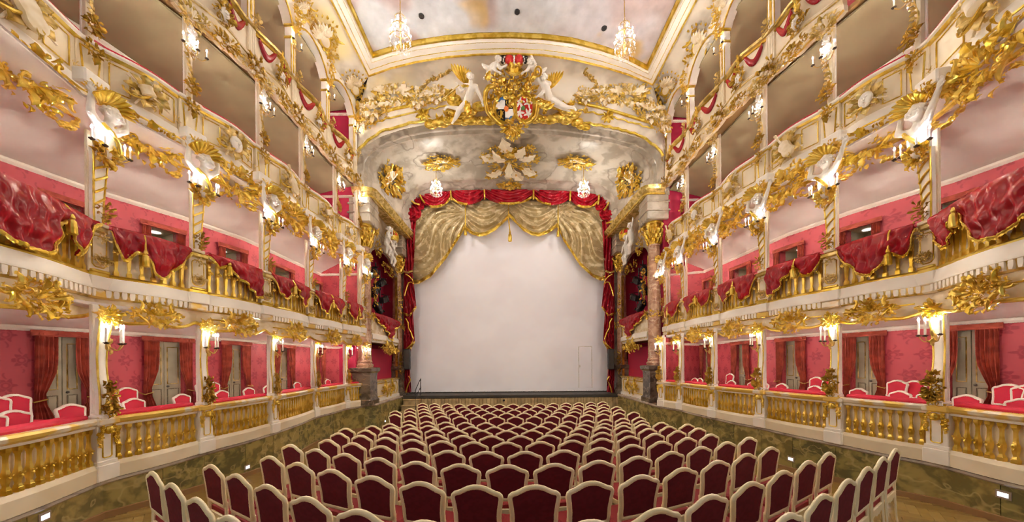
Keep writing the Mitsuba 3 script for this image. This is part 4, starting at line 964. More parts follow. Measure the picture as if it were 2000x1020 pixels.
# cove between the arch and the ceiling frame, as rows of points: arch, lower line, upper line, middle, frame
LA = [(700, 241), (740, 224), (778, 213), (830, 202), (878, 194), (940, 189), (1005, 187), (1070, 189), (1135, 200), (1180, 210), (1215, 220), (1262, 235), (1306, 249)]
LC = [(704, 296), (719, 281), (749, 259), (793, 244), (837, 236), (900, 231), (955, 229), (1005, 228.5), (1055, 229), (1110, 233), (1150, 239), (1225, 253), (1262, 266), (1290, 286), (1304, 303)]
N = 61
pa = interp_px(LA, N); pf = interp_px([(728, 148), (770, 133), (820, 120.5), (880, 111), (940, 106), (1005, 104), (1070, 107), (1125, 115), (1180, 128), (1235, 145), (1283, 165)], N)
par = interp_px([(705, 335), (708, 303), (719, 288), (749, 268), (793, 253), (837, 244), (900, 239), (955, 236.5), (1005, 236), (1055, 237), (1110, 241), (1170, 250), (1215, 258), (1261, 271), (1290, 290), (1302, 309), (1305, 335)], N)
t_ = np.abs(np.linspace(-1, 1, N))
COVE = [[V(x, y, 12.9) for x, y in par]]
for f in (.3, .6, 1.0):
    q = par + (pa - par) * f; COVE.append([V(x, y, 12.9 - (.75 - .45 * t) * f) for (x, y), t in zip(q, t_)])
ya = np.array([p[1] for p in COVE[-1]]); fr3 = np.array([U(x, y, CZ + .02) for x, y in pf])
for f in (.2, .4, .6, .8):
    q = pa + (pf - pa) * f; yy = ya + (fr3[:, 1] - ya) * f + .28 * math.sin(math.pi * f)
    COVE.append([V(x, y, Y) for (x, y), Y in zip(q, yy)])
COVE.append(list(fr3)); COVE = np.array(COVE)
part('ceiling', 'stage_cove', solid(COVE, [0, .12, .12]), 'cove_paint', True)
def px_of(P3):
    P3 = np.asarray(P3, float); x, y, z = P3[..., 0], P3[..., 1], P3[..., 2] - EZ
    a, b_ = x * math.cos(ROLL) - z * math.sin(ROLL), x * math.sin(ROLL) + z * math.cos(ROLL)
    return np.stack([CX + FOC * a / y, CY - FOC * b_ / y], -1)
def refine(G, k=6):
    G = np.asarray(G, float)
    for ax in (0, 1):
        n = G.shape[ax]; q = np.linspace(0, n - 1, (n - 1) * (k if ax == 0 else 2) + 1); i = np.minimum(q.astype(int), n - 2); f = (q - i)
        G = np.take(G, i, ax) * (1 - f).reshape((-1, 1, 1) if ax == 0 else (1, -1, 1)) + np.take(G, i + 1, ax) * f.reshape((-1, 1, 1) if ax == 0 else (1, -1, 1))
    return G
COVE_F, SOF_F = refine(COVE), refine(SOF, 4)
def on(G, px, py, toward=(0, 0, EZ)):
    """the surface point of the grid G seen at (px, py), and its normal on the camera's side"""
    d = np.linalg.norm(px_of(G) - [px, py], axis=-1); i, j = np.unravel_index(np.argmin(d), d.shape)
    i0, i1, j0, j1 = max(i - 2, 0), min(i + 2, G.shape[0] - 1), max(j - 2, 0), min(j + 2, G.shape[1] - 1)
    n = np.cross(G[i1, j] - G[i0, j], G[i, j1] - G[i, j0]); n /= np.linalg.norm(n)
    if n.dot(np.asarray(toward) - G[i, j]) < 0: n = -n
    return G[i, j], n
def M_on(G, px, py, wpx, hpx, deep=None, lift=.02, turn=0.0):
    """frame on the surface: one local unit covers wpx across and hpx upwards as seen; right angles kept"""
    p, n = on(G, px, py)
    right = np.array([1.0, 0, 0]); x = right - n * n.dot(right)
    if np.linalg.norm(x) < .35: x = np.cross([0, 0, 1.0], n)
    x /= np.linalg.norm(x); y = np.cross(n, x)
    c, s = math.cos(turn), math.sin(turn); x, y = c * x + s * y, -s * x + c * y
    e = .01
    sx = wpx / max(np.linalg.norm(px_of(p + x * e) - px_of(p)) / e, 1e-6); sy = hpx / max(np.linalg.norm(px_of(p + y * e) - px_of(p)) / e, 1e-6)
    sx, sy = min(sx, sy * 2.2), min(sy, sx * 2.2)
    return frame(p + n * lift, x, y, n, (sx, sy, deep or (sx + sy) / 2))
def line_on(G, pts, r, n=None, lift=.02):
    q = interp_px(pts, n or max(8, len(pts) * 3)); return tube([(lambda a: a[0] + a[1] * lift)(on(G, x, y)) for x, y in q], r, 6, flat=1)
A2 = lambda L, dy: [(x, y + dy) for x, y in L]
for nm, pts, r in (('gilt_line', LA[:5], .05), ('gilt_line', [(716, 248), (750, 236), (787, 226), (830, 215), (882, 206)], .028), ('gilt_line', LC[:6], .045),
                   ('gilt_line', LA[8:], .05), ('gilt_line', [(1138, 214), (1180, 223), (1210, 230), (1245, 240), (1284, 252)], .028), ('gilt_line', LC[10:], .045), ('gilt_line', LC[5:11], .035)):
    part('proscenium_arch', nm, line_on(COVE_F, pts, r, 22), 'gold', 40)
def orn(M, seed, bsdf='gold', alt=None, label='', cat_='ornament', P=None):
    g = thing('gilded_ornament', label, cat_)
    for k, d in shapes_of(P or rocaille(seed, 1.0, 1.0), bsdf, 35, alt).items():
        scene[g + '__' + k] = {**d, 'to_world': M}
        if k in ('foliage', 'edge_flames'): stuff(g + '__' + k)
    return g
CW = {'shell': 'cream_worn', 'foliage': 'old_gold', 'acanthus_leaf': 'cream_worn'}
for n_, (x, y, w, h, s) in enumerate([(737, 216, 70, 62, 5), (778, 183, 78, 92, 6), (826, 192, 62, 52, 7), (862, 186, 56, 46, 8), (714, 232, 40, 70, 9), (1274, 219, 60, 62, 5), (1232, 186, 78, 88, 6), (1188, 184, 58, 52, 7), (1150, 190, 46, 40, 8), (1300, 238, 36, 64, 9)]):
    orn(M_on(COVE_F, x, y, w, h, .55), s, 'gold', CW, 'white and gilt rocaille %s of the coat of arms, %s from it' % ('left' if n_ < 5 else 'right', ['fourth', 'third', 'second', 'nearest', 'fifth'][n_ % 5]))
for n_, (pts, nm) in enumerate((([(828, 178), (838, 162), (855, 154), (880, 142), (893, 132)], 'left'), ([(1176, 186), (1172, 168), (1165, 152), (1150, 140), (1156, 134)], 'right'))):
    g = thing('leaf_garland', 'thin gilded leaf spray on the cove beside the %s winged figure' % nm, 'garland')
    put(g, chain([(lambda a: a[0] + a[1] * .04)(on(COVE_F, x, y)) for x, y in interp_px(pts, 9)], 60 + n_, .08, .10), 'old_gold', 40)
for n_, (x, y, w, h) in enumerate([(835, 222, 40, 34), (1194, 228, 34, 34)]):
    orn(M_on(COVE_F, x, y, w, h, .4), 41 + n_, 'gold', None, 'small gilded leaf clasp across the gilt lines of the cove, %s side' % ('left', 'right')[n_], P={'acanthus_leaf': [place(LEAF[k % 4], 0, 0, .05, a, .5, False, .2) for k, a in enumerate(np.linspace(0, 6.28, 8)[:-1])], 'flower': [place(FLOWER[0], 0, 0, .15, 0, .15)]})
# ornaments on the marble soffit
for n_, (x, y, w, h, s, lab) in enumerate([(868, 314, 72, 34, 15, 'gilded rocaille above the left small chandelier'), (1135, 315, 72, 32, 16, 'gilded rocaille above the right small chandelier'), (1004, 359, 60, 20, 17, 'small gilded crest at the middle of the marble arch edge above the red valance')]):
    orn(M_on(SOF_F, x, y, w, h, .5, .08), s, 'gold', {'shell': 'cream'} if n_ < 2 else None, lab)
for n_, (x, y, w, h, s) in enumerate([(770, 352, 60, 84, 18), (1238, 354, 60, 84, 19)]):
    orn(M_on(SOF_F, x, y, w, h, .8, .05), s, 'gold', {'shell': 'cream', 'foliage': 'gold'}, 'tall gilded rocaille spray on the marble over the %s stage box cornice' % ('left', 'right')[n_])
g = thing('gilded_relief', 'large gilded and cream relief of trophies in the middle of the marble soffit', 'ornament')
M = M_on(SOF_F, 1004, 308, 100, 76, 1.2, .06)
r = random.Random(4)
for k, (x, y, s, a) in enumerate(((-.02, .36, .5, .3), (.30, .1, .42, -.9), (-.38, .12, .4, 1.1), (.0, .05, .5, 3.0), (.36, -.2, .42, -2.0), (-.24, -.28, .42, 2.0), (.1, -.3, .4, -2.6), (-.15, .1, .5, .6), (.18, .25, .4, -.5))):
    part(g, 'cream_plume', place(LEAF[k % 4], x * .6, y * .6, .03 + .01 * k, a, s, False, .15), 'cream', 40, M)
for k, (x, y) in enumerate(((-.46, .14), (-.28, -.12), (-.12, .24), (.16, .30), (.44, .10), (.30, -.10), (-.38, -.34), (.02, -.02), (-.28, .30), (.36, .32), (.42, -.30), (.05, -.36), (-.1, -.24))):
    part(g, 'gilt_cluster', moved(spray(200 + k, 18, .26, .24, (.07, .14), .8, 3, .04), (x, y, .07)), 'gold', 40, M)
part(g, 'gilt_helmet', cat(ball((.03, .22, .1), (.10, .09, .08), 2), ball((.03, .14, .1), (.12, .03, .08), 2)), 'gold', 40, M)
for k, a in enumerate((.9, -.8)): part(g, 'gilt_staff', place(tube([(0, -.5, .06), (0, .45, .06)], .016, 6), 0, -.05, .02, a), 'gold', 40, M)

# columns, pedestals, entablature and boxes at both sides of the stage
def colonnade(side, sg):
    w = 'wall_' + side; X0 = lambda y: -sg * 5.72
    for n_, Y in enumerate((12.93, 16.7)):
        t = thing('stage_column', 'reddish marble column with gilded capital, %s side, %s' % (side, ('nearer the hall', 'beside the curtain')[n_]), 'column')
        o = np.array([X0(Y), Y, 0]); zf = float(floor_z(o[0], Y)) if 0 else .56
        part(t, 'pedestal', moved(cat(square_lathe([(.40, .50), (.40, .68), (.36, .72), (.34, .80), (.34, 1.66), (.36, 1.74), (.42, 1.80), (.43, 1.92), (.38, 1.95), (0, 1.95)])), o), 'black_marble', 20)
        part(t, 'base', moved(lathe([(.31, 1.95), (.31, 2.01), (.325, 2.04), (.31, 2.08), (.27, 2.10), (.265, 2.14), (.285, 2.17), (.27, 2.21), (.24, 2.24), (.0, 2.24)], 24), o), 'pink_marble', 35)
        part(t, 'shaft', moved(lathe([(.24, 2.24), (.237, 3.4), (.225, 5.0), (.205, 6.6), (.22, 6.62), (.22, 6.68), (0, 6.68)], 28), o), 'pink_marble', 35)
        lv = []
        for row, (z, m, s) in enumerate(((6.70, 12, .27), (6.86, 12, .28), (7.02, 12, .30), (7.2, 10, .30))):
            for k in range(m):
                a = 2 * math.pi * (k + .5 * row) / m
                q = LEAF[k % 3]; v = q.vertices * s; v = np.column_stack([v[:, 0], v[:, 1], v[:, 2] * (1 + .2 * row)])
                p3 = np.column_stack([v[:, 0], v[:, 2] + (.205 + .012 * row), v[:, 1] + z - .0])
                lv.append(trimesh.Trimesh(p3 @ np.array([[math.cos(a), math.sin(a), 0], [-math.sin(a), math.cos(a), 0], [0, 0, 1]]) + [o[0], o[1], 0], q.faces, process=False))
        part(t, 'capital', moved(lathe([(.20, 6.68), (.20, 7.0), (.23, 7.42), (.31, 7.47), (.31, 7.55), (0, 7.55)], 20), o), 'gold', 30)
        part(t, 'capital_leaves', cat(*lv), 'gold', 40)
        ringl = [trimesh.Trimesh(np.column_stack([l.vertices[:, 0], -l.vertices[:, 2] - .23, l.vertices[:, 1] + 3.95]) @ np.array([[math.cos(a), math.sin(a), 0], [-math.sin(a), math.cos(a), 0], [0, 0, 1]]) + [o[0], o[1], 0], l.faces, process=False) for k, a in enumerate(np.linspace(-2.2, 2.2, 7)) for l in (moved(spray(300 + k, 7, .26, .36, (.10, .2), .6, 1, .05), (0, 0, 0)),)]
        part(t, 'gilt_garland_ring', cat(*ringl), 'gold', 40)
        part(t, 'entablature_block', box((o[0] - .40 if sg > 0 else o[0] - .42, Y - .42, 7.55), (o[0] + .42 if sg > 0 else o[0] + .40, Y + .42, 8.5), .03), 'grey_marble' if n_ == 0 else 'dark_marble', 20)
        part(t, 'block_moulding', cat(box((o[0] - .45, Y - .46, 7.86), (o[0] + .45, Y + .46, 7.93), .02), box((o[0] - .44, Y - .45, 8.2), (o[0] + .44, Y + .45, 8.28), .02)), 'grey_marble', 20)
    # gilt cornice running from the hall wall to the curtain
    c = interp_px([(-sg * 5.95, 12.52), (-sg * 5.45, 12.50), (-sg * 5.22, 12.58), (-sg * 5.12, 14.9), (-sg * 5.05, 17.2)], 40)
    n = normals2(c, sg)
    part('proscenium_arch', 'gilt_cornice', sweep(c, n, [(-.6, 8.48), (-.05, 8.48), (0, 8.54), (.02, 8.60), (.09, 8.66), (.11, 8.72), (.15, 8.80), (-.6, 8.80)]), 'old_gold', 30)
    part('proscenium_arch', 'gilt_cornice_line', tubes_on(c, n, .03, 8.50, .03, 6), 'gold', 40)
    # stage box: back wall, dark spandrel, ground parapet, upper parapet with drape
    xb, xi = -sg * 6.5, -sg * 5.95
    lo = lambda x0, x1, y0, y1, z0, z1: box((min(x0, x1), y0, z0), (max(x0, x1), y1, z1))
    part(w, 'stage_box_back', lo(xb, xb - sg * .1, 12.6, 17.3, .4, 8.5), 'panel_red', False)
    part(w, 'stage_box_side', cat(lo(xb, xi, 12.6, 12.7, .4, 8.5), lo(xb, xi, 16.98, 17.1, .4, 8.5)), 'panel_red', False)
    part(w, 'red_panel', lo(-sg * 5.98, -sg * 5.92, 13.25, 16.4, 1.36, 2.75), 'panel_red', False)
    part(w, 'stage_box_floor', lo(xb, xi, 12.7, 17, 3.0, 3.1), 'skirting_wood', False)
    arch = [(13.2, 6.3), (13.2, 8.5), (16.45, 8.5), (16.45, 6.3)] + [(14.82 + 1.58 * math.cos(a), 6.35 + .75 * math.sin(a)) for a in np.linspace(0, math.pi, 17)]
    m = extrude(arch, .12); v = m.vertices
    part(w, 'dark_spandrel', outward(trimesh.Trimesh(np.column_stack([-sg * (5.62 + v[:, 2]), v[:, 0], v[:, 1]]), m.faces, process=False)), 'dark_marble', 20)
    part(w, 'box_frame_edge', cat(lo(-sg * 5.70, -sg * 5.60, 13.2, 13.28, 1.3, 6.4), lo(-sg * 5.70, -sg * 5.60, 16.32, 16.4, 1.3, 6.4)), 'dark_gold', False)
    nn = np.array([sg, 0.0])
    t = thing('stage_box_parapet', 'cream panelled low parapet with gilt rocaille, %s stage box' % side, 'parapet')
    part(t, 'panel', lo(-sg * 5.9, -sg * 5.55, 13.3, 16.3, .62, 1.34), 'cream', False)
    part(t, 'rail', lo(-sg * 5.92, -sg * 5.50, 13.28, 16.32, 1.32, 1.40), 'old_gold', False)
    part(t, 'plinth', lo(-sg * 5.9, -sg * 5.50, 13.28, 16.32, .46, .63), 'white_paint', False)
    M = M_at((-sg * 5.54, 14.8, .98), nn)
    part(t, 'gilt_frame', frame_line(rect(1.25, -.27, .27, .0, .12), .02), 'gold', 40, M)
    part(t, 'gilt_rocaille', cat(*sum(rocaille(91, 1.5, .46).values(), [])), 'gold', 40, M)
    t = thing('stage_box_parapet', 'cream and gilt upper parapet under a drape, %s stage box' % side, 'parapet')
    c = np.stack([np.full(17, -sg * 5.62) + sg * .10 * np.sin(np.linspace(0, np.pi, 17)), np.linspace(13.25, 16.35, 17)], 1); n = normals2(c, sg)
    part(t, 'panel', sweep(c, n, [(-.1, 3.32), (.0, 3.32), (.0, 4.12), (-.1, 4.12)]), 'cream_worn', 30)
    part(t, 'rail', sweep(c, n, [(-.1, 4.06), (.06, 4.06), (.07, 4.12), (.0, 4.15), (-.1, 4.15)]), 'rail_gilt', 30)
    part(t, 'white_cornice', sweep(c, n, [(-.1, 2.98), (.0, 2.98), (.04, 3.08), (.09, 3.12), (.08, 3.28), (.03, 3.34), (-.1, 3.34)]), 'white_paint', 30)
    part(t, 'gilt_dentils', cat(*[box((-.02, -.02, -.03), (.02, .02, .03)).apply_translation([*(a + nn * .05), 3.09]) for a in (at(c, s) for s in np.linspace(.1, 3.0, 22))]), 'old_gold', False)
    part(t, 'gilt_rocaille', cat(moved(spray(95, 30, 2.8, .4, (.2, .36), .6, 6, .07), (0, -.25, 0)), moved(cat(*sum(rocaille(96, 1.2, .6).values(), [])), (0, -.15, .05))), 'gold', 40, M_at((-sg * 5.55, 14.8, 2.98), nn))
    part(t, 'gilt_relief', spray(97, 26, 2.6, .5, (.15, .28), .6, 2, .07), 'old_gold', 40, M_at((-sg * 5.60, 14.8, 3.7), nn))
    d = thing('red_drape', 'red drape over the upper parapet of the %s stage box' % side, 'drapery')
    mesh, hem = drape_mesh(c, n, 4.18, [(0, .1), (.2, .45), (.35, .5), (.45, .95), (.6, 1.0), (.72, .4), (.9, .3), (1, .1)], 77, .06)
    part(d, 'cloth', mesh, 'lacquer_red', 50); part(d, 'gold_fringe', fringe(hem, .06), 'gold', 40)
    # gilt sprays round the opening, a crown and two white children above it
    for k, (y, z, ww, h) in enumerate(((13.34, 5.2, .3, 1.8), (16.25, 5.0, .34, 2.2), (13.7, 6.9, .8, .8), (16.0, 6.9, .8, .9), (14.8, 6.35, 1.9, .6), (13.4, 7.7, .5, 1.2), (16.35, 2.1, .3, 1.3))):
        part('proscenium_arch', 'gilt_spray', spray(400 + k, 26, ww, h, (.14, .30), .6, 3, .06), 'gold' if k % 2 else 'dark_gold', 40, M_at((-sg * 5.57, y, z), nn))
    t = thing('royal_crown', 'small gilded crown with red cap over the %s stage box' % side, 'ornament')
    M = M_at((-sg * 5.40, 15.1, 7.75), nn, 1.6)
    part(t, 'circlet', yup(lathe([(.15, 0), (.18, 0), (.2, .1), (.19, .12), (.15, .1)], 16)), 'gold', 40, M)
    part(t, 'cap', ball((0, .14, 0), (.15, .13, .15), 2), 'shield_red', True, M)
    part(t, 'hoops', cat(*[tube([(.19 * math.cos(a) * math.cos(f), .1 + .2 * math.sin(f), .19 * math.sin(a) * math.cos(f)) for f in np.linspace(0, math.pi, 11)], .02, 6) for a in (0, .8, 1.57, 2.36)]), 'gold', 40, M)
    for k in (-1, 1):
        t = thing('carved_child', 'white carved child by the crown over the %s stage box, %s' % (side, 'nearer the hall' if k < 0 else 'nearer the stage'), 'statue')
        B = limb([(0, 0, 0), (.05, .22, .03), (.08, .40, .05)], [.12, .13, .12]) + limb([(-.04, .45, .05), (.2, .42, .05)], [.06, .06]) + limb([(.08, .4, .05), (.10, .62, .08)], [.07, .06]) + head((.10, .66, .08), 1.05, (.5, -.2, 1))
        B += limb([(.2, .43, .06), (.36, .5, .12), (.42, .68, .1)], [.055, .045, .035]) + hand((.42, .68, .1), (.1, .3, 0), 1, 1) + limb([(-.04, .43, .06), (-.16, .26, .14), (-.08, .1, .2)], [.055, .045, .035]) + hand((-.08, .1, .2), (.2, -.2, .1), 1, -1)
        B += limb([(-.06, -.02, 0), (-.22, -.18, .12), (-.16, -.46, .06), (-.24, -.5, .1)], [.09, .075, .05, .035]) + limb([(.06, -.02, 0), (.14, -.26, .14), (.04, -.5, .08), (-.02, -.55, .14)], [.09, .075, .05, .035])
        M = M_at((-sg * 5.40, 14.75 + .2 * k + (.05 if k > 0 else -.1), 7.25 - .15 * k), nn, 1.0)
        q = body(B, .045, 5)
        part(t, 'figure', q, 'plaster_figure', True, M); part(t, 'curls', curls((.10, .66, .08), 1.05, (.5, -.2, 1), 3), 'plaster_figure', 40, M)
    # black spotlights hanging in the upper opening
    for k, (y, z, a) in enumerate(((14.0, 5.95, .6), (14.9, 5.75, .4), (14.2, 5.2, .8), (15.2, 5.05, .3), (14.5, 4.6, -.5))):
        t = thing('stage_spotlight', 'black spotlight in the %s stage box opening, %s from top' % (side, NTH[k].replace('nearest', 'first')), 'spotlight')
        M = frame((-sg * 5.85, y, z), (0, math.cos(a), math.sin(a)), (0, -math.sin(a), math.cos(a)), (1, 0, 0))
        part(t, 'housing', cat(box((-.24, -.13, -.13), (.16, .13, .13), .03), lathe([(.13, 0), (.15, .02), (.15, .2), (.12, .22), (0, .22)], 14).apply_transform(trimesh.transformations.rotation_matrix(math.pi / 2, [0, 1, 0])).apply_translation([.15, 0, 0])), 'black_metal', 30, M)
        part(t, 'yoke', tube([(0, -.05, -.19), (.0, .2, -.2), (0, .26, 0), (0, .2, .2), (0, -.05, .19)], .018, 6), 'black_metal', 30, M)
        part(t, 'barn_door', cat(box((.36, .12, -.14), (.52, .14, .14)), box((.36, -.14, -.14), (.52, -.12, .14))), 'black_metal', False, M)
    part('wall_' + side, 'lamp_pole', cat(tube([(-sg * 5.95, 14.6, 4.1), (-sg * 5.95, 14.6, 6.6)], .03, 8), tube([(-sg * 5.95, 15.05, 4.1), (-sg * 5.95, 15.05, 6.4)], .03, 8)), 'black_metal', 30)
    # marble dado from the last box to the stage
    c = subcurve([POSTS[side, 1][6], (-sg * 5.32, 12.9), (-sg * 5.30, 16.05)], 0, 9, .5); L = curve_len(c)
    for k in range(4):
        q = subcurve(c, L * k / 4 + .004, L * (k + 1) / 4 - .004, .3); nn2 = normals2(q, sg)
        part(w, 'marble_slab', sweep(q, nn2, [(-.9, -.55), (.035, -.55), (.035, .44), (-.9, .44)]), 'green_marble' if k % 2 else 'green_marble_alt', 20)
    part(w, 'dado_moulding', sweep(c, normals2(c, sg), [(-.9, .44), (.06, .44), (.07, .48), (.04, .52), (-.9, .52)]), 'dark_marble', 20)
    # white sign with a red face on the red panel
    t = thing('round_sign', 'round white sign with red emblem in the %s stage box' % side, 'sign')
    M = M_at((-sg * 5.915, *((13.62, 2.52))), nn)
    part(t, 'plate', moved(yup(lathe([(0, 0), (.16, 0), (.16, .012), (0, .012)], 24)), (0, 0, .006), (math.pi / 2, [1, 0, 0])), 'shield_white', 30, M)
    part(t, 'emblem', cat(*[box((x0, y0, .012), (x1, y1, .026)) for x0, y0, x1, y1 in ((-.07, .02, -.02, .07), (.02, .02, .07, .07), (-.07, -.08, .07, -.04), (-.02, -.03, .02, .0))]), 'shield_red', False, M)
for side, sg in SG.items(): colonnade(side, sg)

# ---------------------------------------------------------------- coat of arms with figures (one local unit is 100 pixels of the photograph)
MC = M_on(COVE_F, 1005, 190, 100, 100, None, .12)
C = lambda x, y, z=.0: np.array([(x - 993) / 537, -(y - 537) / 537, z])
coa = thing('coat_of_arms', 'large gilded coat of arms with crown and two painted shields', 'coat of arms')
def cpart(name, m, bs, sm=40, parent=None): return part(parent or coa, name, m, bs, sm, MC)
oval = lambda cx, cy, rx, ry, n=28: [tuple(C(cx + rx * math.cos(a), cy + ry * math.sin(a))[:2]) for a in np.linspace(0, 2 * np.pi, n, endpoint=False)]
from shapely import affinity
for nm, (cx, cy, rx, ry) in (('left', (945, 615, 100, 140)), ('right', (1145, 605, 92, 132))):
    O = Polygon(oval(cx, cy, rx, ry)); s = cpart('shield', extrude(O, .05, .10), 'shield_black' if nm == 'left' else 'shield_red', 30)
    c0 = C(cx, cy)
    cpart('shield_frame', tube([(*p, .15) for p in oval(cx, cy, rx + 12, ry + 12, 40)] + [(*oval(cx, cy, rx + 12, ry + 12, 40)[0], .15)], .035, 7), 'gold')
    if nm == 'left':
        for (qx, qy) in ((-1, 1), (1, -1)):
            Q = O.intersection(Polygon([c0[:2], c0[:2] + [qx * .5, 0], c0[:2] + [qx * .5, qy * .5], c0[:2] + [0, qy * .5]]))
            cpart('blue_quarter', extrude(Q, .012, .148), 'shield_blue', False, coa)
            loz = []
            for i in range(-6, 7):
                for j in range(-6, 7):
                    if (i + j) % 2: continue
                    d = Polygon([(.05, 0), (0, .028), (-.05, 0), (0, -.028)]); d = affinity.rotate(affinity.translate(d, i * .05, j * .028), 22, origin=(0, 0))
                    d = affinity.translate(d, *c0[:2]).intersection(Q)
                    if not d.is_empty and d.geom_type == 'Polygon' and d.area > 2e-4: loz.append(extrude(d, .01, .159))
            cpart('white_lozenges', cat(*loz), 'shield_white', False)
        for (qx, qy) in ((1, 1), (-1, -1)):
            o = c0 + [qx * .085, qy * .11, .155]
            lion = body(limb([o + [0, -.06, 0], o + [.01, .04, 0], o + [.0, .07, .01]], [.022, .028, .024]) + limb([o + [0, .03, 0], o + [.05, .06, 0]], [.012, .008]) + limb([o + [0, .0, 0], o + [.05, .01, 0]], [.012, .008]) + limb([o + [0, -.05, 0], o + [.04, -.09, 0]], [.014, .008]) + limb([o + [0, -.05, 0], o + [-.02, -.1, 0]], [.014, .008]) + limb([o + [-.02, -.05, 0], o + [-.06, .0, 0], o + [-.05, .05, 0]], [.008, .007, .009]), .012, 3)
            cpart('gilt_lion', lion, 'gold', True)
        cpart('heart_shield', extrude(oval(cx + 12, cy - 5, 24, 30, 16), .03, .15), 'shield_orange', 30)
    else:
        for k, (qx, qy) in enumerate(((-1, 1), (1, 1), (-1, -1), (1, -1))):
            o = c0[:2] + [qx * .085, qy * .11]
            a = np.linspace(0, 2 * np.pi, 40, endpoint=False); rr = .062 + .03 * np.cos(5 * a + qx) + .014 * np.cos(9 * a)
            E_ = Polygon(np.column_stack([o[0] + rr * np.cos(a), o[1] + 1.25 * rr * np.sin(a)])).buffer(0).intersection(O)
            cpart('white_eagle', extrude(E_ if E_.geom_type == 'Polygon' else max(E_.geoms, key=lambda q: q.area), .015, .148), 'shield_white', False)
        cpart('heart_shield', extrude(oval(cx - 12, cy, 20, 24, 16), .03, .15), 'shield_green', 30)
sc = lambda pts: [C(x, y, z) for x, y, z in pts]
cpart('frame_scroll', tube(interp_px(sc([(840, 410, .12), (825, 382, .16), (785, 385, .18), (752, 430, .2), (740, 520, .2), (762, 630, .2), (810, 700, .2), (870, 760, .2), (920, 790, .16)]), 30), np.interp(np.linspace(0, 1, 30), [0, .1, .3, 1], [.03, .05, .045, .05]), 8), 'gold')
cpart('frame_scroll', tube(interp_px(sc([(1300, 515, .12), (1280, 540, .18), (1282, 620, .2), (1268, 690, .2), (1220, 745, .2), (1160, 772, .18), (1130, 745, .14)]), 26), np.interp(np.linspace(0, 1, 26), [0, .1, .3, 1], [.035, .045, .042, .04]), 8), 'gold')
cpart('mantle', cat(*[moved(spray(500 + k, 16, w, h, (.12, .25), .8, 2, .04), C(x, y, .04)) for k, (x, y, w, h) in enumerate(((1000, 350, .5, .3), (930, 430, .35, .3), (1080, 420, .5, .3), (880, 330, .3, .4), (1130, 330, .3, .35), (1190, 460, .2, .3), (815, 560, .2, .5), (1000, 480, .7, .2)))]), 'gold')
cpart('pendant_shell', cat(moved(spray(511, 26, .6, .36, (.12, .24), .7, 4, .05), C(1030, 810, .12)), moved(spray(512, 18, .22, .34, (.1, .18), .6, 3, .05), C(1030, 890, .12)), place(shell(.22, 9, 2.4), *C(1030, 800)[:2], .16, math.pi)), 'gold')
cpart('crown_circlet', tube(interp_px(sc([(965, 235, .12), (1000, 245, .26), (1035, 248, .3), (1075, 245, .26), (1108, 235, .12)]), 15), .035, 7), 'gold')
cpart('crown_band', solid(np.array([[C(x, y, z) for x, z in ((965, .1), (1000, .24), (1035, .28), (1075, .24), (1108, .1))] for y in (235, 215, 190)]), [0, 0, -.04]), 'gold', 30)
cpart('crown_points', cat(*[place(LEAF[k % 4], *C(965 + 29 * k, 200)[:2], .12 + .14 * math.sin(math.pi * k / 5), 0, .13) for k in range(6)]), 'gold')
for k, x in enumerate((990, 1082)): cpart('crown_cap', ball(C(x, 140, .15), (.075, .095, .09), 2), 'shield_red', True)
cpart('crown_pearls', cat(*[ball(C(x, y, z), .016) for x, y, z in [(1036, 95 + 18 * k, .25 - .01 * k) for k in range(6)] + [(945 - 10 * math.sin(k), 110 + 18 * k, .18) for k in range(4)] + [(1125 + 10 * math.sin(k), 110 + 18 * k, .18) for k in range(4)]]), 'shield_white', 40)
for k, x in enumerate((930, 1140)): cpart('dark_plume', ball(C(x, 140, .08), (.05, .09, .06), 2), 'shield_black', True)
# clouds
def cloud(seed, pts):
    r = random.Random(seed); out = []
    for (x0, y0), (x1, y1) in zip(pts[:-1], pts[1:]):
        for _ in range(9):
            f = r.random(); s = r.uniform(.04, .10)
            out.append(ball(C(x0 + (x1 - x0) * f, y0 + (y1 - y0) * f + r.uniform(-22, 22), r.uniform(.0, .10)), (s * 1.5, s, s), 2))
    return cat(*out, *[place(LEAF[k % 4], *C(r.uniform(pts[0][0], pts[-1][0]), pts[len(pts) // 2][1] + r.uniform(-60, 20))[:2], .05, r.uniform(-1, 1), r.uniform(.12, .22), False, .2) for k in range(14)])
for nm, pts in (('left', [(130, 800), (260, 790), (430, 760), (600, 770), (800, 750)]), ('left', [(330, 660), (560, 690), (700, 600)]), ('left', [(380, 480), (440, 540), (400, 560)]), ('right', [(1830, 835), (1700, 800), (1560, 730), (1400, 770), (1260, 740)]), ('right', [(1690, 700), (1560, 640), (1480, 600)])):
    k = thing('gilded_cloud', 'gilded cloud under the %s winged figure, %s' % (nm, 'broad lower bank' if pts[0][1] > 770 else ('upper bank' if pts[0][1] > 600 else 'small puff behind the hip')), 'ornament')
    put(k, cloud(len(pts) * 7 + int(pts[0][0]), pts), 'gold', True, MC)
R_ = .068
def figure(name, label, B, hd, hs, fc, extra, cat_='statue', refine_=.026):
    t = thing(name, label, cat_)
    part(t, 'body', body(B, refine_, 5), 'plaster_figure', True, MC); part(t, 'hair', curls(hd, hs, fc, 5), 'plaster_figure', 40, MC)
    for nm, m, bs in extra: part(t, nm, m, bs, 40, MC)
    return t
hd = C(612, 262, .30); hs = .52
B = limb([C(555, 545, .2), C(585, 450, .24), C(610, 375, .26)], [.085, .08, .09]) + limb([C(562, 358, .25), C(655, 365, .25)], [.05, .05]) + limb([C(610, 370, .26), C(614, 310, .28)], [.05, .035]) + head(hd, hs, (.3, -.2, 1))
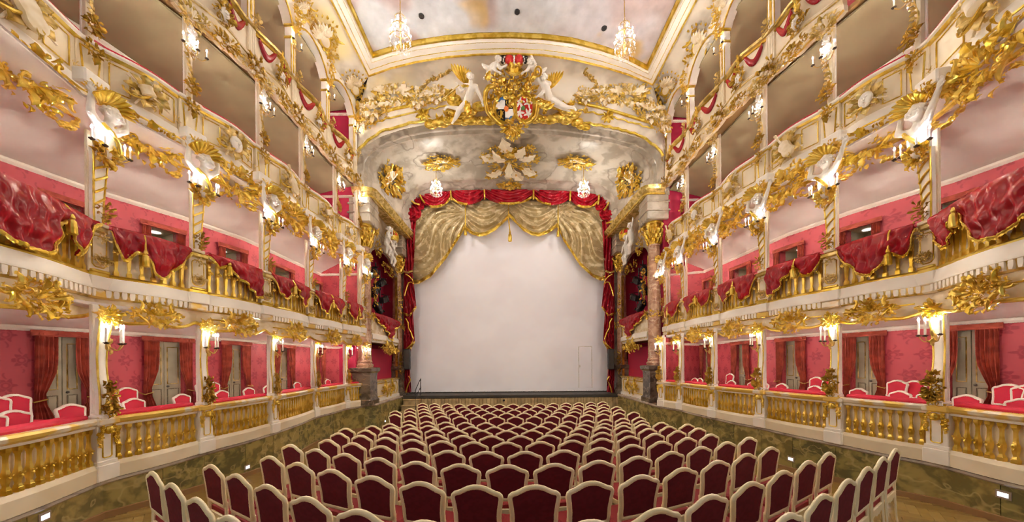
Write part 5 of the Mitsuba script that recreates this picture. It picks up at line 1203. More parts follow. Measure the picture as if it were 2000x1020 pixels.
B += limb([C(655, 368, .25), C(692, 450, .26), C(714, 525, .22)], [.045, .034, .024]) + hand(C(714, 525, .22), (.05, -.3, 0), .5, 1)
B += limb([C(562, 358, .25), C(515, 400, .30), C(492, 355, .32)], [.045, .034, .024]) + hand(C(492, 355, .32), (-.1, .3, 0), .5, -1)
B += limb([C(535, 555, .2), C(470, 600, .30), C(425, 690, .22), C(395, 735, .2), C(378, 752, .24)], [.075, .058, .042, .026, .022]) + limb([C(570, 560, .16), C(490, 610, .2), C(400, 600, .14), C(335, 595, .12), C(310, 620, .16)], [.07, .055, .04, .026, .022])
figure('winged_figure', 'white winged figure with trumpet, left of the coat of arms', B, hd, hs, (.3, -.2, 1),
       [('wing', place(wing(.46, .3), *C(545, 335)[:2], .16, .45), 'gold'), ('trumpet', tube([C(500, 338, .33), C(420, 400, .34), C(355, 452, .34), C(345, 460, .34)], [.010, .013, .018, .04], 8), 'old_gold'),
        ('drapery', cat(*[place(LEAF[k % 4], *C(550 + 12 * k, 500 + 8 * k)[:2], .26, math.pi + .3 - .25 * k, .30, False, .1) for k in range(4)], *[place(LEAF[1], *C(600 - 20 * k, 350)[:2], .30, 1.4 + .1 * k, .14) for k in range(2)]), 'gold')])
hd = C(1325, 275, .30)
B = limb([C(1390, 490, .2), C(1360, 410, .24), C(1338, 350, .26)], [.085, .08, .085]) + limb([C(1300, 335, .25), C(1380, 345, .25)], [.05, .05]) + limb([C(1338, 345, .26), C(1328, 300, .28)], [.05, .035]) + head(hd, hs, (-.5, .1, 1))
B += limb([C(1300, 337, .25), C(1262, 290, .3), C(1270, 235, .3)], [.045, .034, .024]) + hand(C(1270, 235, .3), (0, .3, 0), .5, -1) + limb([C(1380, 350, .22), C(1310, 430, .32), C(1245, 500, .26)], [.045, .036, .026]) + hand(C(1245, 500, .26), (-.25, -.2, 0), .5, 1)
B += limb([C(1400, 500, .18), C(1500, 540, .28), C(1590, 590, .22), C(1660, 598, .2), C(1680, 618, .24)], [.078, .06, .042, .026, .022]) + limb([C(1390, 510, .14), C(1480, 570, .18), C(1560, 620, .14), C(1620, 640, .16)], [.07, .055, .04, .028])
figure('winged_figure', 'white winged figure raising one arm, right of the coat of arms', B, hd, hs, (-.5, .1, 1),
       [('wing', place(wing(.44, .3), *C(1400, 400)[:2], .14, -.5, 1, True), 'gold'), ('trumpet', cat(tube([C(1275, 232, .33), C(1262, 222, .35), C(1250, 215, .37)], [.012, .02, .03], 8), tube([C(1262 + 30 * math.cos(a), 215 + 44 * math.sin(a), .36) for a in np.linspace(0, 2 * np.pi, 20)], .018, 6)), 'gold'),
        ('drapery', cat(*[place(LEAF[k % 4], *C(1330 + 40 * k, 490 + 14 * k)[:2], .26, 1.6 + .1 * k, .28, False, .1) for k in range(4)]), 'gold')])
for nm, q in (('left', dict(h=(885, 112), n=(868, 145), c=(845, 178), p=(805, 215), arm=((880, 160), (905, 195), (935, 180)), arm2=((835, 165), (850, 205), (880, 225)), l1=((800, 220), (790, 265), (752, 290), (742, 300)), l2=((800, 205), (770, 190), (745, 178), (735, 165)), f=(.6, -.2, 1))),
              ('right', dict(h=(1188, 138), n=(1200, 165), c=(1212, 185), p=(1240, 215), arm=((1185, 180), (1165, 210), (1140, 225)), arm2=((1225, 180), (1235, 150), (1215, 120)), l1=((1245, 215), (1295, 240), (1335, 215), (1345, 205)), l2=((1235, 225), (1280, 265), (1310, 285), (1322, 280)), f=(-.6, -.2, 1)))):
    z = .22; c3 = lambda p, dz=0: C(p[0], p[1], z + dz)
    B = limb([c3(q['p']), c3(q['c'], .02)], [.065, .065]) + limb([c3(q['c'], .02), c3(q['n'], .04)], [.05, .032]) + head(c3(q['h'], .06), .46, q['f'])
    for nm2, s in (('arm', 1), ('arm2', -1)):
        a = q[nm2]; B += limb([c3(a[0], .03), c3(a[1], .08), c3(a[2], .06)], [.036, .028, .02]) + hand(c3(a[2], .06), np.subtract(c3(a[2]), c3(a[1])) + 1e-3, .42, s)
    for l in ('l1', 'l2'): B += limb([c3(p, .04 * (k == 1)) for k, p in enumerate(q[l])], [.055, .045, .028, .02])
    figure('carved_child', 'small white carved child at the %s of the large crown' % nm, B, c3(q['h'], .06), .46, q['f'], [('sash', cat(*[place(LEAF[k], *c3(q['p'])[:2], z + .06, 2.6 + .4 * k, .2, False, .1) for k in range(2)]), 'gold')], 'statue', .024)

SIDE_COVE_F = {}
for side, sg in SG.items():
    P4 = np.array([POSTS[side, 4][i] + sg * np.array([.06, 0]) for i in range(7)]); xf = XL if side == 'left' else XR; yend = fo[0][1] if side == 'left' else fo[-1][1]
    rows = []
    for f in np.linspace(0, 1, 25):
        a = at(P4, f * curve_len(P4)); b_ = np.array([xf + sg * .05, P4[0][1] + (yend - P4[0][1]) * f]); v = np.linspace(0, 1, 6)
        rows.append(np.concatenate([a + (b_ - a) * v[:, None], (ARCTOP - .02 + (CZ + .06 - ARCTOP) * v ** .55)[:, None]], 1))
    SIDE_COVE_F[side] = refine(np.array(rows), 5)
FAN = lambda s: {'plume_fan': [cat(*[place(LEAF[3], 0, .02, .05 + .015 * (k % 2), 1.15 - .29 * k, .46 - .02 * abs(k - 4), False, .12) for k in range(9)])], 'plume_tips': [cat(*[place(LEAFS[k % 4], -.42 * math.sin(1.15 - .29 * k), .02 + .42 * math.cos(1.15 - .29 * k), .12, 1.15 - .29 * k, .12, False, .3) for k in range(9)])], 'medallion': [ball((0, -.08, .12), (.11, .16, .06), 2)], 'medallion_rim': [tube([(.13 * math.cos(a), -.08 + .18 * math.sin(a), .12) for a in np.linspace(0, 2 * np.pi, 25)], .022, 6)], 'scroll': [place(scroll(.6, .03, (1, .9), .8, 'c', 24), e * .30, -.10, .03, e * -1.0, 1, e < 0) for e in (1, -1)], 'foliage': [spray(s, 34, .9, .8, (.12, .22), .8, 5, .05, .06)], 'edge_flames': [moved(spray(s + 5, 18, .6, .4, (.12, .2), .8, 2, .05), (0, -.42, .02))]}
for n_, (side, x, y, w, h, tn) in enumerate([('left', 640, 66, 72, 92, -.2), ('left', 698, 166, 60, 70, -.2), ('left', 600, 8, 50, 50, -.2), ('right', 1376, 84, 64, 86, .2), ('right', 1312, 166, 56, 66, .2), ('right', 1442, 20, 46, 56, .2)]):
    orn(M_on(SIDE_COVE_F[side], x, y, w, h, .5, .03, tn), 21 + n_ % 3, 'gold', {'plume_fan': 'cream_worn', 'medallion': 'cream'}, 'cream and gilt shell ornament above the top tier arcade, %s side, %s from stage' % (side, ['second', 'nearest', 'third'][n_ % 3]), P=FAN(700 + n_))
for side, sg in SG.items():
    for i in (3, 4, 5, 6):
        o2, d, nn = post_frame(side, 4, i)
        part('wall_' + side, 'gilt_arch_spray', spray(600 + i, 24, .34, .62, (.12, .22), .6, 3, .05), 'gold', 40, M_at(np.array([o2[0] + nn[0] * .08, o2[1] + nn[1] * .08, ARC0 + .32]), nn))
    # white corner strip where the boxes meet the stage column
    p = POSTS[side, 2][6]
    for t in (1, 2, 3, 4):
        p = POSTS[side, t][6]
        part('wall_' + side, 'corner_strip', box((p[0] - .09 - .05 * sg, p[1] + .02, LEVEL[t] - .9), (p[0] + .09 - .05 * sg, p[1] + .14, {1: 2.96, 2: 6.1, 3: 9.0, 4: 12.3}[t])), 'white_paint', False)

# ---------------------------------------------------------------- stage: floor, slatted front, safety curtain, draperies
tag('stage', kind='structure')
SZ = EZ - 1.60
part('stage', 'floor_boards', box((-6.4, 16.12, SZ - .12), (6.4, 19.6, SZ)), 'black_lip', False)
part('stage', 'edge', box((-5.3, 16.02, SZ - .13), (5.3, 16.14, SZ + .015), .02), 'black_lip', 20)
part('stage', 'front_wall', box((-5.3, 16.12, -.7), (5.3, 16.2, SZ - .1)), 'slat_wood_dark', False)
rng = random.Random(9); x = -5.25
while x < 5.2:
    w = rng.uniform(.13, .20); d = rng.uniform(0, .012)
    part('stage', 'slat', box((x, 16.06 - d, -.7), (x + w - .014, 16.125, SZ - .13), .008), 'slat_wood' if rng.random() < .6 else 'slat_wood_dark', 20); x += w
put('prompter_socket', box((V(990, 790, 16.02)[0], 16.03, .20), (V(990, 790, 16.02)[0] + .10, 16.07, .29), .01), 'black_metal', False)
tag('prompter_socket', 'small black socket box on the slatted stage front', 'socket')
part('proscenium_arch', 'back_header', box((-6.3, 17.12, 10.9), (6.3, 17.25, 12.2)), 'dark_marble', False)
for sg in (1, -1): part('proscenium_arch', 'jamb', box((min(-sg * 6.3, -sg * 5.35), 17.12, SZ), (max(-sg * 6.3, -sg * 5.35), 17.25, 11.5)), 'dark_marble', False)
s = thing('safety_curtain', 'large plain white safety curtain closing the stage', 'curtain')
part(s, 'sheet', box((-5.9, 17.6, SZ + .0), (5.9, 17.7, 11.6)), 'screen_white', False)
part(s, 'bottom_seal', box((-5.9, 17.57, SZ), (5.9, 17.6, SZ + .05)), 'black_lip', False)
x0, x1, z0, z1 = V(1133, 0, 17.58)[0], V(1158, 0, 17.58)[0], V(1145, 757, 17.58)[2], V(1145, 678, 17.58)[2]
part(s, 'wicket_door', box((x0, 17.585, z0), (x1, 17.6, z1), .004), 'screen_white', False)
part(s, 'wicket_door_gap', cat(box((x0 - .02, 17.59, z0 - .02), (x0, 17.6005, z1 + .02)), box((x1, 17.59, z0 - .02), (x1 + .02, 17.6005, z1 + .02)), box((x0, 17.59, z1), (x1, 17.6005, z1 + .02))), 'door_grey', False)
part(s, 'wicket_door_handle', box((x0 + .04, 17.56, (z0 + z1) / 2), (x0 + .07, 17.59, (z0 + z1) / 2 + .12)), 'door_grey', False)
# the gold curtain drawn up in swags
def cloth(top, bot, Y, folds, seed, amp=.16, nu=56, nv=36, depth=.25):
    """cloth between two outlines seen at distance Y; folds(u, v) gives its relief"""
    a, c = interp_px(top, nu), interp_px(bot, nu); u, v = np.linspace(0, 1, nu), np.linspace(0, 1, nv)
    U_, V_ = np.meshgrid(u, v, indexing='ij')
    px = a[:, None] + (c - a)[:, None] * V_[..., None]
    w = meshkit.noise(np.stack([U_ * 9, V_ * 6, 0 * U_ + seed], -1)) - .5
    rel = amp * (folds(U_, V_) if folds.__code__.co_argcount == 2 else folds(U_, V_, px)) + amp * .9 * w + depth * np.sin(np.pi * np.clip(U_, 0, 1)) * .4
    G = np.array([[V(px[i, j, 0], px[i, j, 1], Y - rel[i, j]) for j in range(nv)] for i in range(nu)])
    return solid(G, [0, .03, 0]), G
hc = thing('house_curtain', 'gold brocade curtain drawn up in four swags before the white safety curtain', 'curtain')
swag = lambda u, v: np.sin(2 * np.pi * (4.2 * v ** .8 - 1.1 * np.sin(np.pi * u))) * (.35 + .65 * np.sin(np.pi * u)) * (.3 + v)
def lobe(g, e):
    """folds running out from the gather at g"""
    def f(u, v, px):
        dx, dy = e * (g[0] - px[..., 0]), px[..., 1] - g[1]
        r, a = np.hypot(dx, dy), np.arctan2(dy, np.maximum(dx, 1))
        a = a + .25 * np.sin(r / 26)
        return (np.sin(2 * np.pi * 3.4 * (a + .4)) + .45 * np.sin(2 * np.pi * 7.3 * a + r / 18)) * np.clip(r / 60, .15, 1)
    return f
SW = [('swag', [(812, 398), (830, 392), (870, 392), (917, 393)], [(809, 546), (815, 550), (826, 550), (848, 538), (880, 500), (900, 468), (917, 440)], lobe((921, 412), 1), 1),
      ('swag', [(914, 392), (950, 390), (1004, 390)], [(915, 443), (928, 453), (944, 458), (957, 456), (975, 446), (1004, 420)], swag, 2),
      ('swag', [(1003, 390), (1050, 391), (1098, 394)], [(1003, 420), (1030, 447), (1048, 456), (1060, 458), (1078, 452), (1098, 438)], swag, 3),
      ('swag', [(1095, 394), (1140, 394), (1180, 396), (1200, 402)], [(1096, 440), (1108, 466), (1140, 514), (1165, 537), (1182, 545), (1197, 540), (1201, 532)], lobe((1092, 412), -1), 4)]
for nm, top, bot, f, sd in SW:
    m, G = cloth(top, bot, 17.24, f, sd, .13)
    part(hc, nm, m, 'brocade', 60); part(hc, 'fringe', fringe(G[:, -1] + [0, -.02, .02], .16, .09), 'gold', 40)
for x, y in ((917, 452), (1004, 462), (1098, 455)):
    o = V(x, y, 17.0); part(hc, 'tassel', moved(tassel_m, o, s=2.6 if x == 1004 else 2.0), 'gold', 40)
    part(hc, 'cord', tube([V(x - (3 if x == 1004 else 0), 396, 16.98), V(x - (3 if x == 1004 else 0), 425, 16.95), o + [0, 0, .25]], .03, 6), 'gold', 40)
# red valance following the arch
va = thing('red_valance', 'glossy red valance looped along the top of the stage opening', 'drapery')
NODES = [(803, 432, 812, 396), (812, 396, 828, 384), (828, 384, 888, 376), (888, 376, 954, 374), (954, 374, 1050, 374), (1050, 374, 1122, 377), (1122, 377, 1178, 384), (1178, 384, 1197, 398), (1197, 398, 1207, 432)]
for k, (xa, ya_, xb, yb) in enumerate(NODES):
    L = math.hypot(xb - xa, yb - ya_); inx, iny = (yb - ya_) / L, -(xb - xa) / L
    inx, iny = -inx, -iny
    f = np.linspace(0, 1, 9); dep = (10 + 15 * np.sin(np.pi * f) ** .7) * (1.0 if 1 < k < 7 else .95)
    top = [(xa + (xb - xa) * q + inx * -4, ya_ + (yb - ya_) * q - iny * 4) for q in f]; bot = [(xa + (xb - xa) * q + inx * d_, ya_ + (yb - ya_) * q + iny * d_) for q, d_ in zip(f, dep)]
    m, G = cloth(top, bot, 16.9, lambda u, v: .8 * np.sin(2 * np.pi * (2.5 * v - 1.2 * np.sin(np.pi * u))) + .4 * np.sin(2 * np.pi * 5 * u + 4 * v), 20 + k, .10, 40, 18, .2)
    part(va, 'swag', m, 'valance_red', 60)
    if 1 < k < 7: h0, h1 = ((0, 20) if k % 2 else (12, 40)); part(va, 'fringe', fringe(G[h0:h1, -1] + [0, -.03, .04], .10, .07), 'gold', 40)
    part(va, 'tie', tube([V(xb, yb - 3, 16.7), V(xb + inx * 7, yb + iny * 7, 16.65), V(xb + inx * 16, yb + iny * 16, 16.7)], .045, 6), 'gold', 40)
# red side drapes
for side, e in (('left', 1), ('right', -1)):
    X_ = (lambda x: x) if e > 0 else (lambda x: 2004 - x)
    t = thing('red_side_drape', 'glossy red side drape with gold fringe, %s edge of the stage' % side, 'drapery')
    pl = lambda u, v: .9 * np.sin(2 * np.pi * (3.2 * u + .35 * np.sin(5 * v))) + .3 * np.sin(2 * np.pi * 7 * u + 3 * v)
    for k, (top, bot, fr_) in enumerate((([(798, 428), (820, 432)], [(797, 536), (815, 530)], 0), ([(797, 528), (813, 528)], [(795, 612), (808, 618), (821, 600)], 1), ([(797, 600), (814, 604)], [(797, 690), (808, 684), (818, 668)], 1), ([(796, 655), (814, 650)], [(797, 720), (807, 718)], 0), ([(795, 712), (808, 712)], [(797, 768), (811, 766)], 0))):
        m, G = cloth([(X_(x), y) for x, y in top], [(X_(x), y) for x, y in bot], 16.95 - .05 * k, pl, 40 + k, .10, 30, 24, .2)
        part(t, 'tier', m, 'valance_red', 60)
        if fr_: part(t, 'fringe', fringe(G[:, -1] + [0, -.04, .03], .10, .08), 'gold', 40)
    part(t, 'gold_edge', tube([V(X_(x), y, 16.6) for x, y in ((800, 536), (806, 539), (813, 546), (817, 556), (811, 551), (806, 552), (803, 560), (800, 570), (798, 578))], .035, 6), 'gold', 40)
    part(t, 'gold_edge', tube([V(X_(x), y, 16.6) for x, y in ((800, 622), (805, 630), (806, 641), (811, 650), (815, 662), (812, 672), (807, 677), (801, 683))], .035, 6), 'gold', 40)
    part(t, 'gold_edge', tube([V(X_(x), y, 16.6) for x, y in ((806, 735), (810, 742), (806, 750), (803, 758), (801, 767))], .035, 6), 'gold', 40)
    part(t, 'tie_band', tube([V(X_(x), y, 16.62) for x, y in ((796, 530), (804, 533), (814, 529))], .05, 6), 'old_gold', 40)
    a, c_ = V(X_(797), 722, 16.5), V(X_(809), 682, 16.5)
    t = thing('loudspeaker', 'tall black loudspeaker on the red side drape, %s of the stage' % side, 'loudspeaker')
    part(t, 'cabinet', box(np.minimum(a, c_) - [0, .12, 0], np.maximum(a, c_) + [0, .12, 0], .03), 'black_metal', 20)
    part(t, 'grille', box(np.minimum(a, c_) + [.03, -.14, .05], np.maximum(a, c_) + [-.03, -.24 + .11, -.05], .01), 'black_lip', 20)
# steps and handrail at the left of the stage
t = thing('stage_steps', 'dark wooden steps with a thin black handrail, left end of the stage front', 'steps')
a = V(806, 780, 15.4)[0]
for k in range(3):
    part(t, 'step', box((a - .33, 15.0 + .33 * k, -.46 + 0 * k), (a + .40, 15.33 + .33 * k, -.16 + .25 * k), .015), 'slat_wood_dark', 20)
    part(t, 'tread', box((a - .36, 14.97 + .33 * k, -.165 + .25 * k), (a + .43, 15.33 + .33 * k, -.13 + .25 * k), .01), 'slat_wood', 20)
part(t, 'handrail', cat(tube([(a + .42, 15.05, -.1), (a + .42, 15.05, .85), (a + .42, 15.95, 1.35), (a + .42, 15.95, .4)], .02, 8), tube([(a + .42, 15.05, .45), (a + .42, 15.95, .95)], .016, 8)), 'black_metal', 30)

# ---------------------------------------------------------------- chandeliers
def chandelier(R, H):
    r = random.Random(2); d = {}
    drop = trimesh.Trimesh([[0, 0, .5], [.22, 0, 0], [0, .22, 0], [-.22, 0, 0], [0, -.22, 0], [0, 0, -.5]], [[0, 1, 2], [0, 2, 3], [0, 3, 4], [0, 4, 1], [5, 2, 1], [5, 3, 2], [5, 4, 3], [5, 1, 4]], process=False)
    d['stem'] = ply(lathe([(0, -.46 * H), (.02, -.46 * H), (.03, -.2 * H), (.015, 0), (.03, .25 * H), (.02, .5 * H), (0, .5 * H)], 12), 'bronze', 40)
    d['ball'] = ply(ball((0, 0, -.40 * H), .13 * R, 2), 'bronze', True)
    rings = [(.95 * R, -.22 * H, 14), (.8 * R, .06 * H, 12), (.45 * R, .34 * H, 8)]
    d['ring'] = ply(cat(*[tube([(q * math.cos(a), q * math.sin(a), z) for a in np.linspace(0, 2 * np.pi, 30)], .008, 5) for q, z, m in rings]), 'bronze', 40)
    dr = []
    def string(p0, p1, sag, m, s):
        for f in np.linspace(0, 1, m): dr.append(moved(drop, np.array(p0) + (np.array(p1) - p0) * f - [0, 0, sag * math.sin(math.pi * f)], s=s * 1.6))
    for q, z, m in rings:
        for k in range(m):
            a, c = 2 * np.pi * k / m, 2 * np.pi * (k + 1) / m
            string((q * math.cos(a), q * math.sin(a), z), (q * math.cos(c), q * math.sin(c), z), .06 * H, 6, .05 * R)
            dr.append(moved(drop, (q * math.cos(a), q * math.sin(a), z - .12 * H), s=.26 * R))
    for k in range(10):
        a = 2 * np.pi * k / 10; c, s = math.cos(a), math.sin(a)
        string((.10 * R * c, .10 * R * s, .5 * H), (.8 * R * c, .8 * R * s, .08 * H), .07 * H, 12, .06 * R); string((.9 * R * c, .9 * R * s, -.22 * H), (.12 * R * c, .12 * R * s, -.46 * H), .05 * H, 10, .07 * R)
        string((.8 * R * c, .8 * R * s, .06 * H), (.95 * R * c, .95 * R * s, -.2 * H), .0, 7, .06 * R)
        dr.append(moved(drop, (.55 * R * c, .55 * R * s, -.42 * H), s=.28 * R))
    d['crystal_drops'] = ply(cat(*dr), 'crystal', False)
    k = 0
    for q, z, m in ((.95 * R, -.22 * H, 8), (.72 * R, .06 * H, 6)):
        for j in range(m):
            a = 2 * np.pi * (j + .5 * (z > 0)) / m; o = (q * math.cos(a), q * math.sin(a), z); n_ = '' if k == 0 else '_%03d' % k; k += 1
            d['candle' + n_] = ply(moved(lathe([(0, 0), (.028, .0), (.012, .015), (.012, .10), (0, .10)], 8), o), 'candle_wax', 40)
            d['candle' + n_ + '__bulb'] = glow(ply(moved(lathe([(0, .10), (.014, .112), (.018, .13), (.012, .155), (0, .175)], 8), o), 'candle_wax', True), BULB, .18)
    return d
group('chandelier_large', chandelier(.30, 1.12)); group('chandelier_small', chandelier(.27, .92))
for n_, (x, y, Y, g, top, lab) in enumerate(((790, 63, 9.0, 'chandelier_large', CZ + .1, 'large lit crystal chandelier below the painted ceiling, left one'), (1228, 76, 9.2, 'chandelier_large', CZ + .1, 'large lit crystal chandelier below the painted ceiling, right one'),
                                       (860, 366, 15.0, 'chandelier_small', None, 'small lit crystal chandelier in front of the red valance, left one'), (1148, 367, 15.0, 'chandelier_small', None, 'small lit crystal chandelier in front of the red valance, right one'),
                                       (None, (-3.2, 2.2), 0, 'chandelier_large', CZ + .1, 'unseen lit crystal chandelier, out of view over the rear rows, left one'), (None, (3.2, 2.2), 0, 'chandelier_large', CZ + .1, 'unseen lit crystal chandelier, out of view over the rear rows, right one'))):  # this pair hangs out of view, placed to light the near chairs and ceiling
    o = V(x, y, Y) if x else np.array([*y, 11.0])
    if top is None: top = on(SOF_F, x + (8 if n_ == 2 else -8), 314)[0][2] - .02
    k = thing('crystal_chandelier', lab, 'chandelier'); inst(k, g, T().translate(o.tolist()))
    part(k, 'suspension_rod', tube([o + [0, 0, .44], np.array([o[0], o[1], top])], .012, 6), 'bronze', 30)
for n_, (x, y) in enumerate(((831, 31), (1018, 23), (1188, 55))):
    k = thing('ceiling_spotlight', 'small dark round spotlight hole in the painted ceiling, %s of three' % ('leftmost', 'middle', 'rightmost')[n_], 'spotlight')
    o = U(x, y, CZ + .12); put(k, moved(lathe([(0, -.03), (.07, -.03), (.085, -.01), (.085, .02), (0, .02)], 16), o), 'black_metal', 30)
# ---------------------------------------------------------------- chairs of the auditorium
def path_loop(pts, r, flat=1.0, n=None):
    p = np.asarray(pts, float); c = np.vstack([p[-2:], p, p[:3]])
    t = np.gradient(c, axis=0); t /= np.linalg.norm(t, axis=1, keepdims=True); t, q = t[2:-3], p
    a = np.cross(t, [0, 1.0, 0]); a /= np.linalg.norm(a, axis=1, keepdims=True); bb = np.cross(a, t)
    ang = np.arange(8) * np.pi / 4 + np.pi / 8
    V_ = q[:, None] + r * (np.cos(ang)[None, :, None] * a[:, None] + flat * np.sin(ang)[None, :, None] * bb[:, None])
    return outward(grid(V_, closed_u=True, closed_v=True))
def chair_outline(w=.222, h=.41, drop=.070):
    """the back's frame, anticlockwise seen from behind: straight foot, waisted sides, arched crest"""
    half = [(.0, 0), (.10, 0), (.165, .0), (.186, .014), (.190, .06), (.190, .14), (.200, .23), (.212, h - drop - .032), (.207, h - drop - .010), (.193, h - drop + .003), (.160, h - drop + .013), (.118, h - .036), (.080, h - .015), (.04, h - .003), (0, h)]
    half = [(x * w / .212, z) for x, z in half]
    return half + [(-x, z) for x, z in half[-2:0:-1]]
def chair_parts(paint, velvet, seatv, k=1.0):
    tilt = lambda v, z0=.53: np.column_stack([v[:, 0], v[:, 1] - .14 * np.maximum(v[:, 2] - z0, 0) - .0, v[:, 2]])
    out = np.array(chair_outline()); y0 = -.22
    ringp = np.column_stack([out[:, 0] * .915, np.full(len(out), y0), .555 + out[:, 1] * .94])
    ring_ = path_loop(ringp, .026, 1.0); ring_.vertices = tilt(ring_.vertices)
    poly = Polygon(out * [.90, .92] + [0, .575])
    pan = trimesh.creation.extrude_polygon(poly, .036, engine='earcut'); v = pan.vertices.copy()
    pan = outward(trimesh.Trimesh(tilt(np.column_stack([v[:, 0], y0 - .018 + v[:, 2], v[:, 1]])), pan.faces, process=False))
    seat_out = np.array([(-.20, -.19), (-.21, .0), (-.235, .20), (-.20, .245), (0, .262), (.20, .245), (.235, .20), (.21, 0), (.20, -.19)])
    seat = []
    for f, z in ((1.0, .43), (1.0, .455), (.97, .475), (.8, .488)): seat.append(np.column_stack([seat_out * f, np.full(9, z)]))
    seat = np.array(seat); g = grid(seat, closed_v=True); kk = 27
    g.faces = np.vstack([g.faces, [[0, j + 1, j] for j in range(1, 8)], [[kk, kk + j, kk + j + 1] for j in range(1, 8)]])
    rail = []
    for f, z in ((1.0, .37), (1.04, .372), (1.05, .43), (.98, .436)): rail.append(np.column_stack([seat_out * f, np.full(9, z)]))
    r = grid(np.array(rail), closed_v=True); r.faces = np.vstack([r.faces, [[0, j + 1, j] for j in range(1, 8)], [[kk, kk + j, kk + j + 1] for j in range(1, 8)]])
    apron = extrude([(-.19, .44), (.19, .44), (.19, .36), (.10, .375), (.03, .352), (0, .365), (-.03, .352), (-.10, .375), (-.19, .36)], .025)
    apron = trimesh.Trimesh(np.column_stack([apron.vertices[:, 0], -.205 - apron.vertices[:, 2], apron.vertices[:, 1]]), apron.faces, process=False)
    d = {'back_frame': ply(ring_, paint, True), 'backrest': ply(pan, velvet, 30), 'seat': ply(outward(g), seatv, 40), 'seat_rail': ply(outward(cat(outward(r), outward(apron))), paint, 30)}
    for q, (x, y, top, dx, dy) in enumerate(((-.185, -.215, .60, .0, -.05), (.185, -.215, .60, .0, -.05), (-.205, .205, .41, -.01, .02), (.205, .205, .41, .01, .02))):
        p = [(x + dx, y + dy, 0), (x + dx * .4, y + dy * .4, .15), (x, y, .36), (x, y, top)]
        d['leg' + ('' if q == 0 else '_%03d' % q)] = ply(tube(p, [.015, .017, .022, .021], 6, up=(0, 1, 0)), paint, 30)
    return d
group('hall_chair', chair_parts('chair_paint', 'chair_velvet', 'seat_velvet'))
group('box_chair_shape', chair_parts('box_chair_paint', 'box_velvet', 'box_velvet'))
SPAN = [(-2.62, 3.36), (-2.66, 3.22), (-2.58, 3.06), (-2.76, 3.25), (-2.64, 3.06), (-2.9, 3.26), (-3.15, 3.47), (-3.0, 3.32), (-3.15, 3.46), (-2.95, 3.32), (-3.25, 3.55), (-3.5, 3.72), (-3.4, 3.55), (-3.15, 3.35), (-3.42, 3.62)]
ROWNAME_ = ['last', 'second to last', 'third to last', 'fourth to last', 'fifth to last', 'sixth to last', 'seventh to last', 'eighth to last', 'seventh from the stage', 'sixth from the stage', 'fifth from the stage', 'fourth from the stage', 'third from the stage', 'second from the stage', 'first before the stage']
for r, ((d, zt), (uL, uR)) in enumerate(zip(ROWS, SPAN)):
    start = (.24 if r % 2 == 0 else 0.0) - .011 * d
    us = [start]
    for sgn, lim in ((1, uR), (-1, uL)):
        u = start
        while True:
            u += sgn * (.525 - .165 * abs(math.atan2(u, d)))
            if (u - lim) * sgn > .12: break
            us.append(u)
    us.sort()
    for k, u in enumerate(us):
        th, rho = math.atan2(u, d), math.hypot(u, d)
        x, y = rho * th, rho
        tx, ty = math.cos(th) + th * math.sin(th), math.sin(th)
        l = math.hypot(tx, ty); step = .525 - .165 * abs(th)
        z = EZ + zt - .97
        key = thing('auditorium_chair', 'white-framed dark red chair, %s row from the stage, %s seat from the left' % (ORD[len(ROWS) - r], ORD[k + 1]), 'chair', 'auditorium chairs in rows')
        fw = np.array([-ty / l, tx / l]); dn = fw.dot([math.cos(th) * th - math.sin(th), math.cos(th)]); sy = max(.62, min(1, 1.02 * dn))
        inst(key, 'hall_chair', frame([x + fw[0] * .27 * sy, y + fw[1] * .27 * sy, float(z)], [tx / l, ty / l, 0], [-ty / l, tx / l, 0], [0, 0, 1], (min(1.45, l * step / .487), sy, 1)))
# chairs in the ground tier boxes: (x, y of the crest, row in the box)
BOXCH = {'left': [(13, 803, 0), (63, 797, 0), (21, 771, 1), (62, 769, 1), (172, 791, 0), (243, 782, 0), (292, 778, 0), (241, 759, 1), (277, 757, 1), (383, 775, 0), (431, 766, 0), (459, 763, 0), (421, 748, 1), (441, 747, 1), (510, 757, 0), (546, 754, 0), (557, 752, 1), (601, 749, 0), (605, 738, 1), (633, 746, 0), (659, 743, 0), (668, 742, 1)],
         'right': [(1978, 760, 0), (1953, 735, 1), (1990, 735, 1), (1872, 766, 0), (1744, 757, 0), (1799, 759, 0), (1740, 737, 1), (1773, 738, 1), (1665, 755, 0), (1582, 751, 0), (1615, 754, 0), (1586, 733, 1), (1613, 735, 1), (1519, 747, 0), (1463, 743, 0), (1484, 745, 0), (1479, 729, 1), (1423, 740, 0), (1421, 729, 1), (1363, 736, 0), (1391, 739, 0), (1353, 736, 0)]}
